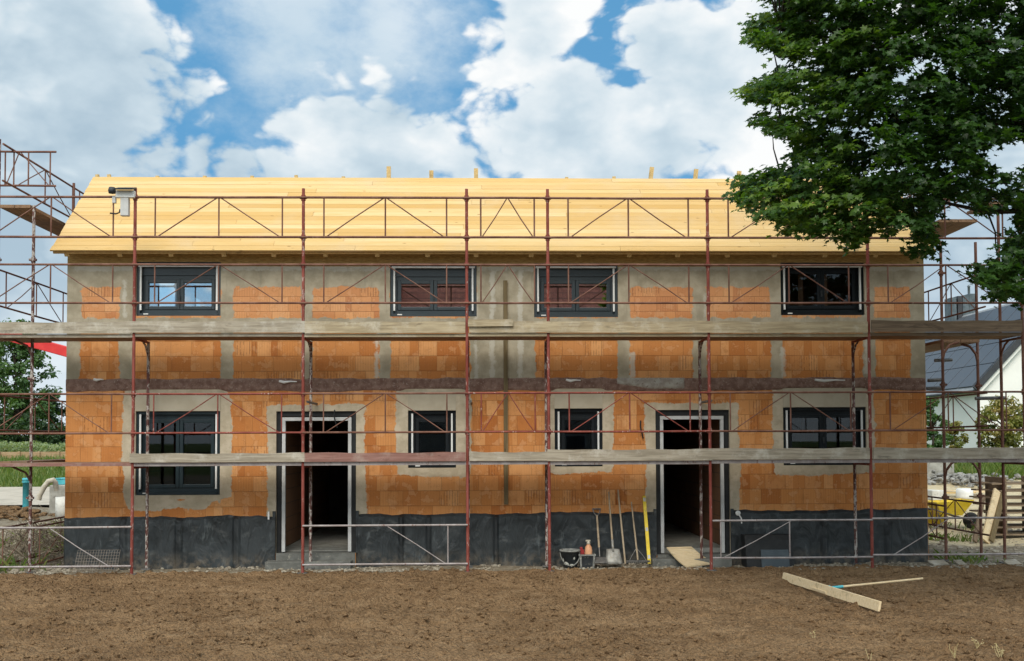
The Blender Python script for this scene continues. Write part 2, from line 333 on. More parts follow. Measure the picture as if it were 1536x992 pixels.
def mat_roof():
    mt, k, b = newmat('roof_boards'); p = k.geo()
    rn = k.attr('board')
    wv = k.comb(k.n('ShaderNodeSeparateXYZ', {0: p}), k.m('MULTIPLY', rn, 37.), k.n('ShaderNodeSeparateXYZ', {0: p}, out=2))
    g = k.noise(k.mapv(wv, (.7, 1, 16)), 2.0, 6, .62, .5); g2 = k.noise(k.mapv(wv, (2.5, 1, 70)), 2.2, 4, .6)
    c = k.ramp(rn, [(0., (.60, .395, .160)), (.25, (.66, .465, .220)), (.5, (.55, .345, .125)), (.7, (.69, .50, .26)), (.85, (.53, .325, .115)), (1., (.63, .425, .185))])
    c = k.mix(k.ss(g, .4, .72, 0, .45), c, (.54, .32, .09)); c = k.mix(k.ss(g2, .5, .75, 0, .25), c, (.47, .28, .08))
    kn = k.n('ShaderNodeTexVoronoi', {'Vector': k.mapv(wv, (1.6, 1, 7)), 'Scale': 1.2, 'Randomness': 1.}); c = k.mix(k.ss(kn, .085, .03, 0, .85), c, (.22, .11, .035))
    wt = k.noise(p, .9, 5, .6); c = k.mix(k.ss(wt, .48, .72, 0, .45), c, (.56, .43, .27))
    setb(k, b, color=c, rough=.75, normal=k.bump(g2, .25, .003), spec=.2); MATS['roof_boards'] = mt
mat_roof()
wood('rafter_wood', (.52, .36, .15), (.68, .50, .24), 1)
wood('pale_wood', (.66, .50, .29), (.76, .61, .40), 0, rough=.65)
wood('handle_wood', (.33, .25, .165), (.45, .36, .25), 2, knots=False)
wood('grey_wood', (.25, .21, .155), (.42, .365, .285), 0, dirt=(.55, .51, .44))
wood('yellowed_wood', (.30, .235, .145), (.47, .385, .255), 0, dirt=(.53, .48, .39))
wood('red_wood', (.21, .10, .08), (.31, .17, .14), 0, dirt=(.36, .27, .23))
wood('dark_wood', (.13, .09, .06), (.23, .165, .11), 0)
wood('stack_wood', (.17, .12, .075), (.28, .205, .135), 0)
wood('slat_wood', (.12, .085, .04), (.19, .14, .07), 2)
wood('deck_wood', (.21, .12, .07), (.31, .19, .11), 1, dirt=(.12, .085, .06))
def mat_steel(name, c1, c2, fleck, amt=.62, rough=.65):
    mt, k, b = newmat(name); p = k.geo()
    n = k.noise(k.mapv(p, (1, 1, .5)), 5, 5, .65); n2 = k.noise(k.mapv(p, (1, 1, .45)), 26, 4, .7); n3 = k.noise(p, 2., 3, .6)
    c = k.mix(k.ss(n, .36, .66), c1, c2); f = k.m('ADD', n2, k.m('MULTIPLY', k.m('SUBTRACT', n3, .5), .35))
    c = k.mix(k.ss(f, amt, amt + .06, 0, .9), c, fleck)
    setb(k, b, color=c, rough=rough, normal=k.bump(n2, .3, .002), spec=.22); MATS[name] = mt
mat_steel('red_steel', (.175, .038, .028), (.26, .072, .055), (.42, .33, .29), .60)
mat_steel('brown_steel', (.13, .056, .038), (.22, .112, .08), (.30, .22, .19), .66)
mat_steel('spotted_steel', (.085, .035, .03), (.14, .065, .055), (.46, .42, .38), .50)
mat_steel('grey_steel', (.27, .23, .22), (.38, .34, .33), (.17, .09, .07), .60, .45)
mottled('anthracite', (.020, .030, .036), (.026, .038, .045), 3, .42, spec=.5, bump=.05)
mottled('pane_film', (.045, .06, .072), (.06, .078, .09), 3, .4, bump=.05)
mottled('black_rubber', (.012, .013, .014), (.02, .021, .022), 8, .6)
mottled('white_plastic', (.66, .66, .64), (.76, .76, .74), 5, .5, bump=.1)
mottled('grey_plastic', (.46, .46, .45), (.56, .56, .55), 5, .5, bump=.1)
mottled('black_plastic', (.018, .021, .024), (.035, .04, .045), 7, .5, c3=(.09, .09, .08))
mottled('dirty_plastic', (.15, .15, .14), (.26, .26, .24), 12, .6, c3=(.36, .34, .29))
mottled('dried_plaster', (.42, .42, .37), (.55, .54, .48), 14, .85)
mottled('dark_metal', (.10, .10, .10), (.2, .19, .18), 12, .5, c3=(.30, .26, .22), metal=.4)
mottled('blade_metal', (.22, .21, .19), (.34, .33, .30), 12, .55, c3=(.30, .23, .16), metal=.3)
mottled('yellow_paint', (.70, .50, .03), (.80, .60, .06), 6, .45, c3=(.52, .38, .08), bump=.1)
mottled('red_paint', (.58, .03, .03), (.66, .05, .045), 3, .4, bump=.05)
mottled('dark_red', (.22, .02, .02), (.3, .03, .03), 6, .5)
mottled('peach_plastic', (.56, .27, .14), (.66, .36, .2), 6, .45, bump=.1)
mottled('cyan_plastic', (.06, .36, .42), (.10, .44, .50), 5, .5, bump=.1)
mottled('pale_hose', (.42, .38, .3), (.52, .48, .4), 7, .6)
mottled('house_white', (.76, .745, .71), (.82, .805, .77), .6, .9, bump=.2)
mottled('verge_dark', (.035, .037, .042), (.05, .052, .058), 3, .5)
mottled('chimney_metal', (.09, .11, .12), (.14, .165, .18), 3, .4, metal=.5)
mottled('bark', (.035, .028, .02), (.07, .055, .04), 9, .95, (1, 1, .3), bump=.9, bd=.02)
mottled('stone', (.24, .20, .15), (.38, .34, .27), 11, .9, c3=(.18, .13, .085), bump=.7, bd=.01)
mottled('gravel_grey', (.20, .195, .18), (.30, .29, .27), 3, .9)
mottled('road_grey', (.40, .35, .28), (.50, .44, .36), 1.2, .9, c3=(.3, .27, .22))
mottled('timber_wall', (.30, .19, .10), (.40, .28, .17), 2.5, .85, (.4, 1, 5))
mottled('wire', (.16, .14, .12), (.24, .2, .17), 8, .6)
mottled('twig', (.17, .135, .095), (.30, .245, .175), 6, .95)
mottled('straw', (.45, .36, .17), (.56, .47, .26), 6, .9)
mottled('wall_plaster_far', (.6, .57, .5), (.68, .65, .58), 1., .9)
def mat_tiles():
    mt, k, b = newmat('red_tiles'); p = k.geo(); z = k.n('ShaderNodeSeparateXYZ', {0: p}, out=2); x = k.n('ShaderNodeSeparateXYZ', {0: p}, out=0)
    fr = k.m('FRACT', k.m('DIVIDE', z, .42)); n = k.noise(k.mapv(p, (2, 1, 3)), 1.6, 4, .6)
    c = k.mix(k.ss(n, .35, .65), (.34, .09, .06), (.52, .17, .11)); c = k.mix(k.ss(fr, .25, .0), c, (.06, .02, .016))
    wv = k.m('ABSOLUTE', k.m('SINE', k.m('MULTIPLY', x, 9.))); c = k.mix(k.ss(wv, .25, 0., 0, .6), c, (.08, .03, .02))
    setb(k, b, color=c, rough=.8); MATS['red_tiles'] = mt
mat_tiles()
def mat_glass(name, tint, base):
    mt, k, b = newmat(name); t = mt.node_tree; t.nodes.remove(b)
    fr = k.n('ShaderNodeFresnel', {'IOR': 1.5}); fac = k.m('ADD', k.m('MULTIPLY', fr, 1.3), base, clamp=True) if base else k.m('MULTIPLY', fr, .55)
    mx = t.nodes.new('ShaderNodeMixShader'); t.links.new(fac, mx.inputs[0])
    t.links.new(k.n('ShaderNodeBsdfTransparent', {'Color': (*tint, 1)}), mx.inputs[1])
    t.links.new(k.n('ShaderNodeBsdfGlossy', {'Color': (.95, .97, 1, 1), 'Roughness': .012}), mx.inputs[2])
    t.links.new(mx.outputs[0], t.nodes['Material Output'].inputs[0]); MATS[name] = mt
mat_glass('window_glass', (.74, .76, .74), .24)
mat_glass('dark_glass', (.6, .66, .7), 0)
def mat_solar():
    mt, k, b = newmat('solar'); setb(k, b, color=(.075, .08, .09), rough=.42, spec=.4); MATS['solar'] = mt
mat_solar()
def mat_leaf(name, cols, trans=.35):
    mt, k, b = newmat(name); t = mt.node_tree
    c = k.ramp(k.attr('tone'), [(i / (len(cols) - 1), cc) for i, cc in enumerate(cols)])
    setb(k, b, color=c, rough=.42, spec=.35)
    tr = k.n('ShaderNodeBsdfTranslucent', {'Color': k.mix(1., c, (1.9, 2.0, .55), 'MULTIPLY')})
    mx = t.nodes.new('ShaderNodeMixShader'); mx.inputs[0].default_value = trans
    t.links.new(b.outputs[0], mx.inputs[1]); t.links.new(tr, mx.inputs[2]); t.links.new(mx.outputs[0], t.nodes['Material Output'].inputs[0]); MATS[name] = mt
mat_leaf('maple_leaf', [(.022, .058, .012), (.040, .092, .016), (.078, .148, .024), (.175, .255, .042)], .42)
mat_leaf('tree_leaf', [(.045, .095, .03), (.075, .14, .042), (.11, .18, .055)], .3)
mat_leaf('dark_leaf', [(.02, .045, .018), (.035, .07, .025), (.05, .09, .03)], .3)
mat_leaf('shrub_leaf', [(.13, .16, .035), (.20, .20, .05), (.28, .20, .06)], .3)
mat_leaf('grass_blade', [(.07, .12, .025), (.12, .18, .04), (.2, .21, .07)], .3)
mat_leaf('pale_plant', [(.14, .20, .09), (.22, .28, .14), (.3, .33, .18)], .3)
def mat_soil():
    mt, k, b = newmat('soil'); p = k.geo()
    n = k.noise(p, .9, 6, .6); n2 = k.noise(p, 9, 6, .68); n3 = k.noise(k.mapv(p, (1, 2.2, 1)), 2.6, 5, .6); n4 = k.noise(p, 60, 4, .7)
    c = k.mix(k.ss(n, .35, .65), (.205, .122, .061), (.285, .177, .093)); c = k.mix(k.ss(n3, .5, .68, 0, .55), c, (.335, .222, .126))
    c = k.mix(k.ss(n2, .53, .64, 0, .62), c, (.12, .064, .030)); c = k.mix(k.ss(n4, .52, .68, 0, .6), c, (.40, .270, .155)); n5 = k.noise(k.mapv(p, (1, 1.3, 1)), 24, 4, .7); c = k.mix(k.m('MULTIPLY', k.ss(n5, .58, .66, 0, .8), k.ss(n3, .62, .40, .25, 1.)), c, (.08, .041, .018))
    vo = k.n('ShaderNodeTexVoronoi', {'Vector': k.v('ADD', p, k.mapv(k.noise(p, 12, 3, .5, out=1), (.05, .05, .05))), 'Scale': 26., 'Detail': 2.})
    h = k.m('ADD', k.m('MULTIPLY', n2, 1.), k.m('ADD', k.m('MULTIPLY', n4, .35), k.m('MULTIPLY', k.m('SUBTRACT', 1., vo), .9)))
    setb(k, b, color=c, rough=.95, normal=k.bump(h, 1., .05), spec=.12); MATS['soil'] = mt
mat_soil()
def mat_ground():
    mt, k, b = newmat('ground'); p = k.geo(); g = k.attr('grass'); s = k.attr('sand')
    n = k.noise(p, .5, 6, .6); n2 = k.noise(p, 6, 6, .68); n4 = k.noise(p, 30, 4, .7)
    dirt = k.mix(k.ss(n2, .4, .65), (.17, .135, .09), (.30, .26, .20)); dirt = k.mix(k.ss(n4, .55, .75, 0, .5), dirt, (.40, .37, .31))
    sand = k.mix(k.ss(n2, .36, .68), (.42, .34, .21), (.55, .47, .32)); sand = k.mix(k.ss(n4, .58, .75, 0, .5), sand, (.3, .23, .14))
    gr = k.mix(k.ss(n2, .38, .65), (.06, .10, .022), (.13, .17, .045)); gr = k.mix(k.ss(n4, .5, .75, 0, .5), gr, (.19, .19, .08))
    c = k.mix(k.ss(k.m('ADD', s, k.m('MULTIPLY', k.m('SUBTRACT', n2, .5), .5)), .4, .6), dirt, sand)
    c = k.mix(k.ss(k.m('ADD', g, k.m('MULTIPLY', k.m('SUBTRACT', n2, .5), .9)), .35, .65), c, gr)
    setb(k, b, color=c, rough=.95, normal=k.bump(k.m('ADD', n2, k.m('MULTIPLY', n4, .4)), .8, .05), spec=.12); MATS['ground'] = mt
mat_ground()

# ------------------------------------------------------------------ terrain
def h_ground(x, y):
    left = sstep(x, -5., -9.); right = sstep(x, 8., 12.)
    hl = 1.05 * sstep(y, 32., 40.); hr = .35 * sstep(y, 5., 14.) + 1.05 * sstep(y, 14., 27.)
    hb = 1.0 * sstep(y, 20., 34.)
    h = left * hl + right * hr + (1 - left - right).clip(0) * hb
    return h + (fbm(x * .9, y * .9, 4, 3) - .47) * .10 * (1 + 1.2 * sstep(np.abs(x), 7.2, 9.)) * sstep(y, -3., 0.)
def axis_pts(a, b, fine, far, growth=1.25):
    c = list(np.arange(a, b, fine)) + [b]; st = fine; x = b
    while x < far: st *= growth; x += st; c.append(x)
    st = fine; x = a
    while x > -far: st *= growth; x -= st; c.insert(0, x)
    return np.array(c)
gx, gy = axis_pts(-20, 24, .22, 3000), axis_pts(-12, 32, .22, 3000)
GX, GY = np.meshgrid(gx, gy); Hh = h_ground(GX, GY)
field = (GY < -.9)
Hh = Hh - .12 * sstep(GY, -.85, -1.3)
idx = np.arange(GX.size).reshape(GX.shape)
quad = lambda I: np.stack([I[:-1, :-1].ravel(), I[:-1, 1:].ravel(), I[1:, 1:].ravel(), I[1:, :-1].ravel()], 1)
grass = np.clip(sstep(GX, -6, -9) * sstep(GY, 30.5, 32.5) + sstep(GX, 9, 12) * sstep(GY, 17.5, 20.) * .9 + sstep(np.hypot(GX, GY), 45, 70) + .28 * sstep(GX, -6.5, -8) * sstep(GY, -1, 1), 0, 1)
sand = np.clip(sstep(GX, 7.6, 8.4) * sstep(GY, 1.5, 4.) * (1 - sstep(GY, 17., 20.)) , 0, 1)
g = npmesh('ground', np.stack([GX, GY, Hh], -1).reshape(-1, 3), quad(idx), 4, 'ground', attrs={'grass': grass.ravel(), 'sand': sand.ravel()}, smooth=True)
tag(g, kind='structure')
# raked soil in front of the house
fx = np.arange(-9.6, 9.6, .028); fy = np.concatenate([np.arange(-10.4, -.40, .028)])
FX, FY = np.meshgrid(fx, fy)
wx = FX + (fbm(FX * .8, FY * .8, 3, 21) - .5) * .8
big = (fbm(wx * .55, FY * 1.5, 4, 5) - .47) * .13
rid = (fbm(wx * .8, FY * 5., 4, 9) - .47) * .095
cl = np.clip(fbm(FX * 9, FY * 9, 3, 33) - .52, 0, 1) * .26 * (.35 + fbm(FX * .9, FY * .9, 3, 71))
fine_ = (fbm(FX * 17, FY * 17, 3, 41) - .45) * .06
edge_drop = -.16 * sstep(FY - .018 * FX + (fbm(FX * 2., FY * 2., 3, 15) - .5) * .4, -.88, -.62)
rut = np.zeros_like(FX)
for (x0, y0, x1, y1, wd, dp) in ((-9, -3.1, 9, -2.5, .11, .035), (-9, -4.4, 9, -3.9, .11, .03), (-9, -6.6, 3, -5.2, .13, .035)):
    dline = np.abs(FY - (y0 + (y1 - y0) * (FX - x0) / (x1 - x0)) - (fbm(FX * .5, FX * 0 + y0, 3, 51) - .45) * .6); rut -= dp * np.exp(-(dline / wd) ** 2) * sstep(fbm(FX * .7, FY * .7, 3, 53), .36, .52); rut += dp * .5 * np.exp(-((dline - wd * 1.9) / (wd * .7)) ** 2) * sstep(fbm(FX * .7, FY * .7, 3, 53), .36, .52)
FZ = rut + .02 + big * sstep(FY, -1., -2.) + rid + cl + fine_ + edge_drop + .05 * sstep(FX, -1., -6) * 0
def soil_z(x, y):
    i = int(np.clip((y + 10.4) / .028, 0, len(fy) - 1)); j = int(np.clip((x + 9.6) / .028, 0, len(fx) - 1)); return float(FZ[i, j])
I = np.arange(FX.size).reshape(FX.shape)
tag(npmesh('soil_field', np.stack([FX, FY, FZ], -1).reshape(-1, 3), quad(I), 4, 'soil', smooth=True), kind='structure')

ICO = None
def rocks(name, centers, sizes, mat, flat=.7, seed=1, kind='stuff', label=None, cat=None):
    rg = np.random.default_rng(seed); t_ = (1 + 5 ** .5) / 2
    iv = np.array([(-1, t_, 0), (1, t_, 0), (-1, -t_, 0), (1, -t_, 0), (0, -1, t_), (0, 1, t_), (0, -1, -t_), (0, 1, -t_), (t_, 0, -1), (t_, 0, 1), (-t_, 0, -1), (-t_, 0, 1)]) / 1.9
    fi = np.array([(0, 11, 5), (0, 5, 1), (0, 1, 7), (0, 7, 10), (0, 10, 11), (1, 5, 9), (5, 11, 4), (11, 10, 2), (10, 7, 6), (7, 1, 8), (3, 9, 4), (3, 4, 2), (3, 2, 6), (3, 6, 8), (3, 8, 9), (4, 9, 5), (2, 4, 11), (6, 2, 10), (8, 6, 7), (9, 8, 1)])
    n = len(centers); V = iv[None] * (1 + rg.uniform(-.32, .32, (n, 12, 1)))
    a = rg.uniform(0, 6.28, n); ca, sa = np.cos(a), np.sin(a)
    V = V * np.stack([rg.uniform(.8, 1.4, n), rg.uniform(.7, 1.1, n), np.full(n, flat)], -1)[:, None]
    x = V[..., 0] * ca[:, None] - V[..., 1] * sa[:, None]; y = V[..., 0] * sa[:, None] + V[..., 1] * ca[:, None]
    V = np.stack([x, y, V[..., 2]], -1) * np.asarray(sizes)[:, None, None] + np.asarray(centers)[:, None]
    o = npmesh(name, V.reshape(-1, 3), (fi[None] + (np.arange(n) * 12)[:, None, None]).reshape(-1, 3), 3, mat)
    return tag(o, label, cat, None, kind)
n = 34000
cx_ = RNG.uniform(-8.5, 8.5, n); cy_ = -1.3 - 8.5 * RNG.random(n) ** 1.0
keep = fbm(cx_ * .7, cy_ * .9, 3, 55) > RNG.uniform(.25, .62, n); cx_, cy_ = cx_[keep], cy_[keep]
cs = .006 + .030 * RNG.random(len(cx_)) ** 3.5
rocks('soil_clods', np.stack([cx_, cy_, [soil_z(a, b) + .3 * s for a, b, s in zip(cx_, cy_, cs)]], -1), cs, 'soil', .7, 3, 'stuff', 'loose brown clods of earth scattered over the raked soil', 'soil clods')
n = 9000
cx_ = RNG.uniform(-9, 9.2, n); cy_ = RNG.uniform(-.95, -.02, n) ; w_ = np.clip(1 - np.abs(cy_ + 1.05) * .9, .15, 1)
keep = fbm(cx_ * 1.6, cy_ * 1.1, 3, 77) > RNG.uniform(.3, .62, n); cx_, cy_ = cx_[keep], cy_[keep]
cs = .007 + .034 * RNG.random(len(cx_)) ** 4
rocks('rubble', np.stack([cx_, cy_, h_ground(cx_, cy_) + .25 * cs], -1), cs, 'stone', .6, 4, 'stuff', 'grey crumbs of mortar and rubble along the foot of the black plinth', 'rubble')

# ------------------------------------------------------------------ the house
zf = lambda py, px=768: P(px, py, 0).z
xl, xr = P(99, 600, 0).x, P(1389, 600, 0).x
H = thing('brick_house', 'unfinished two-storey orange brick house with bare timber roof boards behind red scaffolding', 'house', ((xl + xr) / 2, 0, 0))
def rect(x0, y0, x1, y1):
    a = P(x0, (y0 + y1) / 2, 0).x; b = P(x1, (y0 + y1) / 2, 0).x; xm = (x0 + x1) / 2
    return a, b, P(xm, y1, 0).z, P(xm, y0, 0).z     # x0 x1 z0 z1
WIN = {'U1': rect(204, 393, 331, 474), 'U2': rect(585, 395, 715, 475), 'U3': rect(801, 395, 927, 476), 'U4': rect(1171, 394, 1297, 473),
       'L1': rect(203, 617, 330, 743), 'LB': rect(612, 616, 684, 702), 'LC': rect(832, 613, 904, 700), 'LD': rect(1175, 611, 1300, 698)}
DOOR = {'D1': rect(414, 617, 534, 830), 'D2': rect(984, 615, 1095, 832)}
OPEN = list(WIN.values()) + list(DOOR.values())
ztop = 5.36; zbase = .0; zpl = lambda x: .86
cs_x = sorted(set(np.round(np.concatenate([np.arange(xl, xr, .045), [xr], [o[0] for o in OPEN], [o[1] for o in OPEN]]), 5)))
cs_z = sorted(set(np.round(np.concatenate([np.arange(zbase, ztop, .045), [ztop], [o[2] for o in OPEN], [o[3] for o in OPEN]]), 5)))
cs_x, cs_z = np.array(cs_x), np.array(cs_z)
VX, VZ = np.meshgrid(cs_x, cs_z)
def sdf(rects, rnd=.0, amp=.05, seed=0, fr=2.2):
    dx_ = VX + (fbm(VX * fr, VZ * fr, 4, seed) - .47) * amp * 2; dz_ = VZ + (fbm(VX * fr + 50, VZ * fr, 4, seed + 9) - .47) * amp * 2
    best = np.full(VX.shape, -9.)
    for q in rects:
        a, b, c_, d_ = rect(*q[:4]); rr = q[4] if len(q) > 4 else rnd
        qx = np.abs(dx_ - (a + b) / 2) - (b - a) / 2 + rr; qz = np.abs(dz_ - (c_ + d_) / 2) - (d_ - c_) / 2 + rr
        dd = np.hypot(np.maximum(qx, 0), np.maximum(qz, 0)) + np.minimum(np.maximum(qx, qz), 0) - rr
        best = np.maximum(best, -dd)
    return best
cement = sdf([(60, 380, 1440, 431), (80, 380, 121, 570), (180, 400, 205, 480), (179, 486, 200, 575), (331, 400, 350, 575), (452, 400, 469, 575), (569, 400, 586, 575), (714, 400, 803, 478), (705, 470, 803, 575),
              (926, 400, 945, 575), (1039, 400, 1060, 575), (1155, 400, 1173, 575), (1294, 400, 1312, 575), (1365, 380, 1440, 570), (110, 477, 1400, 487)], 0, .022, 3, 3.)
plaster = sdf([(184, 581, 347, 765, .2), (401, 606, 548, 778, .05), (594, 581, 707, 714, .08), (822, 579, 920, 709, .08), (967, 604, 1109, 778, .05), (1159, 579, 1312, 712, .08)], .1, .045, 31)
under = fbm(VX * 3, VZ * 3, 4, 91); z745 = zf(746, 265)
plaster = np.where((VZ < z745) & (VX < P(350, 700, 0).x), plaster - np.clip(under - .46, 0, 1) * 1.1, plaster)
timber = VZ - (zf(400) + .0 * VX)
lime = sdf([(110, 399, 203, 406), (333, 399, 584, 406), (716, 399, 800, 406), (928, 399, 1170, 406), (1298, 399, 1384, 406), (735, 406, 742, 572), (777, 406, 784, 572), (712, 440, 716, 572), (563, 500, 568, 572),
            (1297, 500, 1302, 560), (1056, 440, 1059, 476), (944, 530, 952, 568), (1172, 520, 1178, 565), (185, 420, 190, 476)], 0, .022, 61, 5.)
I = np.arange(VX.size).reshape(VX.shape); xm = (cs_x[:-1] + cs_x[1:]) / 2; zm = (cs_z[:-1] + cs_z[1:]) / 2; MX, MZ = np.meshgrid(xm, zm)
hole = np.zeros(MX.shape, bool)
for (a, b, c_, d_) in OPEN: hole |= (MX > a) & (MX < b) & (MZ > c_) & (MZ < d_)
fq = quad(I)[~hole.ravel()]
V = np.stack([VX, np.zeros_like(VX), VZ], -1).reshape(-1, 3)
at = {'cement': cement.ravel(), 'plaster': plaster.ravel(), 'timber': timber.ravel(), 'limewash': lime.ravel()}
rv, rf = [], []
for (a, b, c_, d_) in OPEN:
    base = len(V) + len(rv)
    for (x, z) in ((a, c_), (b, c_), (b, d_), (a, d_)): rv += [(x, 0, z), (x, .36, z)]
    for q in range(4): i0 = base + 2 * q; i1 = base + 2 * ((q + 1) % 4); rf.append((i0, i1, i1 + 1, i0 + 1))
V = np.concatenate([V, np.array(rv)]); fq = np.concatenate([fq, np.array(rf)])
for key in at: at[key] = np.concatenate([at[key], np.full(len(rv), .5 if key == 'plaster' else -.5)])
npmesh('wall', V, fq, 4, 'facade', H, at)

# slab edge between the storeys
zb0, zb1 = zf(588), zf(567)
sxs = np.arange(xl + .0, xr + .001, .03); rows = np.linspace(0, 1, 9); SX, SR = np.meshgrid(sxs, rows)
bot = zb0 + (fbm(sxs * 2.2, sxs * 0, 4, 8) - .45) * .09; topz = zb1 + (fbm(sxs * 5, sxs * 0 + 3, 4, 12) - .47) * .05
for (a, b) in ((193, 345), (598, 704), (826, 912), (1163, 1308)):     # plaster laps over the slab above the windows
    xa, xb = P(a, 580, 0).x, P(b, 580, 0).x; bot = np.maximum(bot, zb0 + .05 * np.clip(np.sin(np.pi * np.clip((sxs - xa) / (xb - xa), 0, 1)) * 3, 0, 1.) - .001)
SZ = bot + (topz - bot) * SR; SY = -.012 - .014 * (fbm(SX * 14, SZ * 14, 3, 19)) ; SY[0] = .004; SY[-1] = .004
pale = (SX > P(925, 577, 0).x) & (SX < P(1026, 577, 0).x) & (SR > .05 + .0 * SX)
npmesh('slab_edge', np.stack([SX, SY, SZ], -1).reshape(-1, 3), quad(np.arange(SX.size).reshape(SX.shape)), 4, 'slab_band', H, smooth=True)
ptx = np.linspace(P(925, 577, 0).x, P(1027, 577, 0).x, 40); PX, PR = np.meshgrid(ptx, np.linspace(0, 1, 7))
lo = zb0 + .03 + .09 * np.clip(1 - (ptx - ptx[0]) / .6, 0, 1) + .02 * fbm(ptx * 9, ptx * 0, 3, 4); PZ = lo + (zb1 - .005 - lo) * PR; PY = -.034 - .008 * fbm(PX * 20, PZ * 20, 3, 2); PY[0] = -.01; PY[-1] = -.01; PY[:, 0] = -.01; PY[:, -1] = -.01
npmesh('mortar_patch', np.stack([PX, PY, PZ], -1).reshape(-1, 3), quad(np.arange(PX.size).reshape(PX.shape)), 4, 'slab_mortar', H, smooth=True)
for (px, py, w) in ((432, 573, 26), (860, 571, 22), (1245, 571, 46), (148, 570, 14)):
    c_ = P(px, py, -.05); b = MB(); l = w / 89.6 / 2
    b.tube([c_ + Vector((-l, 0, .012)), c_ + Vector((-l * .4, -.01, -.008)), c_ + Vector((l * .3, 0, .006)), c_ + Vector((l, 0, .002))], [.02, .026, .014, .01], 7).build('foam_scrap', 'white_plastic', H)

# black bitumen plinth: three runs between the doors
def plinth(x0, x1, seed, seams):
    xs = np.arange(x0, x1, .035); xs = np.append(xs, x1); zr = np.linspace(0, 1, 22); PX, PR = np.meshgrid(xs, zr)
    top = zf(770) + (xs - P(768, 770, 0).x) * .0045 + (fbm(xs * 4, xs * 0, 4, seed) - .47) * .07
    PZ = -.12 + (top + .12) * PR
    y = -.030 - .022 * fbm(PX * 1.7, PZ * 1.2, 3, seed + 5)
    for s in seams: xx = P(s, 800, 0).x; y = y - .026 * ((PX > xx - .05) & (PX < xx + .05)) - .012 * ((PX > xx)) * .0
    sa = np.zeros_like(PX); pa = np.zeros_like(PX); rgq = np.random.default_rng(seed)
    ed = [-99] + [P(s, 800, 0).x for s in seams] + [99]
    for q in range(len(ed) - 1): pa[(PX > ed[q]) & (PX <= ed[q + 1])] = rgq.random()
    for s in seams: sa = np.maximum(sa, (np.abs(PX - P(s, 800, 0).x - .02 * np.sin(PZ * 3 + s)) < .05))
    y[-1] = -.002; y[:, 0] = -.001; y[:, -1] = -.001
    return npmesh('plinth', np.stack([PX, y, PZ], -1).reshape(-1, 3), quad(np.arange(PX.size).reshape(PX.shape)), 4, 'membrane', H, {'seam': sa.ravel(), 'panel': pa.ravel()}, smooth=False)
plinth(P(96, 800, 0).x, DOOR['D1'][0], 1, (186, 268, 355))
plinth(DOOR['D1'][1], DOOR['D2'][0], 2, (602, 643, 744))
plinth(DOOR['D2'][1], P(1392, 800, 0).x, 3, (1235, 1330))
# cellar light shaft with a leaning dark pane
a0, a1, zt, zb = P(1112, 812, -.05).x, P(1182, 812, -.05).x, P(1150, 803, -.3).z, -.08
b = MB(); b.prism([(a0, -.03, zb), (a0, -.42, zb), (a0, -.30, zt - .08), (a0, -.25, zt), (a0, -.03, zt)], (a1 - a0, 0, 0)); sh = b.build('light_shaft', 'black_rubber', H, .01)
MB().obox(((a0 + a1) / 2 + .08, -.385, zb + .20), (.23, 0, 0), (0, .008, 0), (0, .035, .15)).build('shaft_pane', 'pane_film', sh)

# interior and the other outer walls
yb = 9.8
b = MB()
b.box(xl + .02, xr - .02, .3, yb, .05, .24); b.build('ground_slab', 'concrete', H)
MB().box(xl + .02, xr - .02, .02, yb, 2.90, 3.10).build('floor_slab', 'concrete', H)
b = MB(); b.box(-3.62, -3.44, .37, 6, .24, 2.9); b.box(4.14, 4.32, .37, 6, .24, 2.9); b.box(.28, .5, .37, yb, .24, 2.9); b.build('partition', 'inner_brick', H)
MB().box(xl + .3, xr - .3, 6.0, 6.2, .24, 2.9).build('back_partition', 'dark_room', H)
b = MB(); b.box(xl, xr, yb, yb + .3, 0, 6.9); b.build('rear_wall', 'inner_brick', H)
def gable(x0, x1, holes):
    b = MB(); b.prism([(x0, .002, 0), (x0, .002, 5.30), (x0, .5, 5.75), (x0, .5, 0)], (x1 - x0, 0, 0))
    b.prism([(x0, .5, 0), (x0, .5, 5.75), (x0, 1.5, 6.65), (x0, 3.2, 6.70), (x0, 3.2, 0)], (x1 - x0, 0, 0))
    y = 3.2
    for (ya, yc, za, zc) in holes:
        if ya > y: b.box(x0, x1, y, ya, 0, 6.72)
        b.box(x0, x1, ya, yc, 0, za); b.box(x0, x1, ya, yc, zc, 6.72); y = yc
    b.box(x0, x1, y, yb, 0, 6.72); return b.build('gable_wall', 'inner_brick', H)
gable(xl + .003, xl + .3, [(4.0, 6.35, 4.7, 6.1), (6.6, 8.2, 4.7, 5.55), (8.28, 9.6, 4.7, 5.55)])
gable(xr - .3, xr - .003, [(4.1, 4.75, 4.5, 5.65), (5.75, 6.12, 4.5, 5.9)])

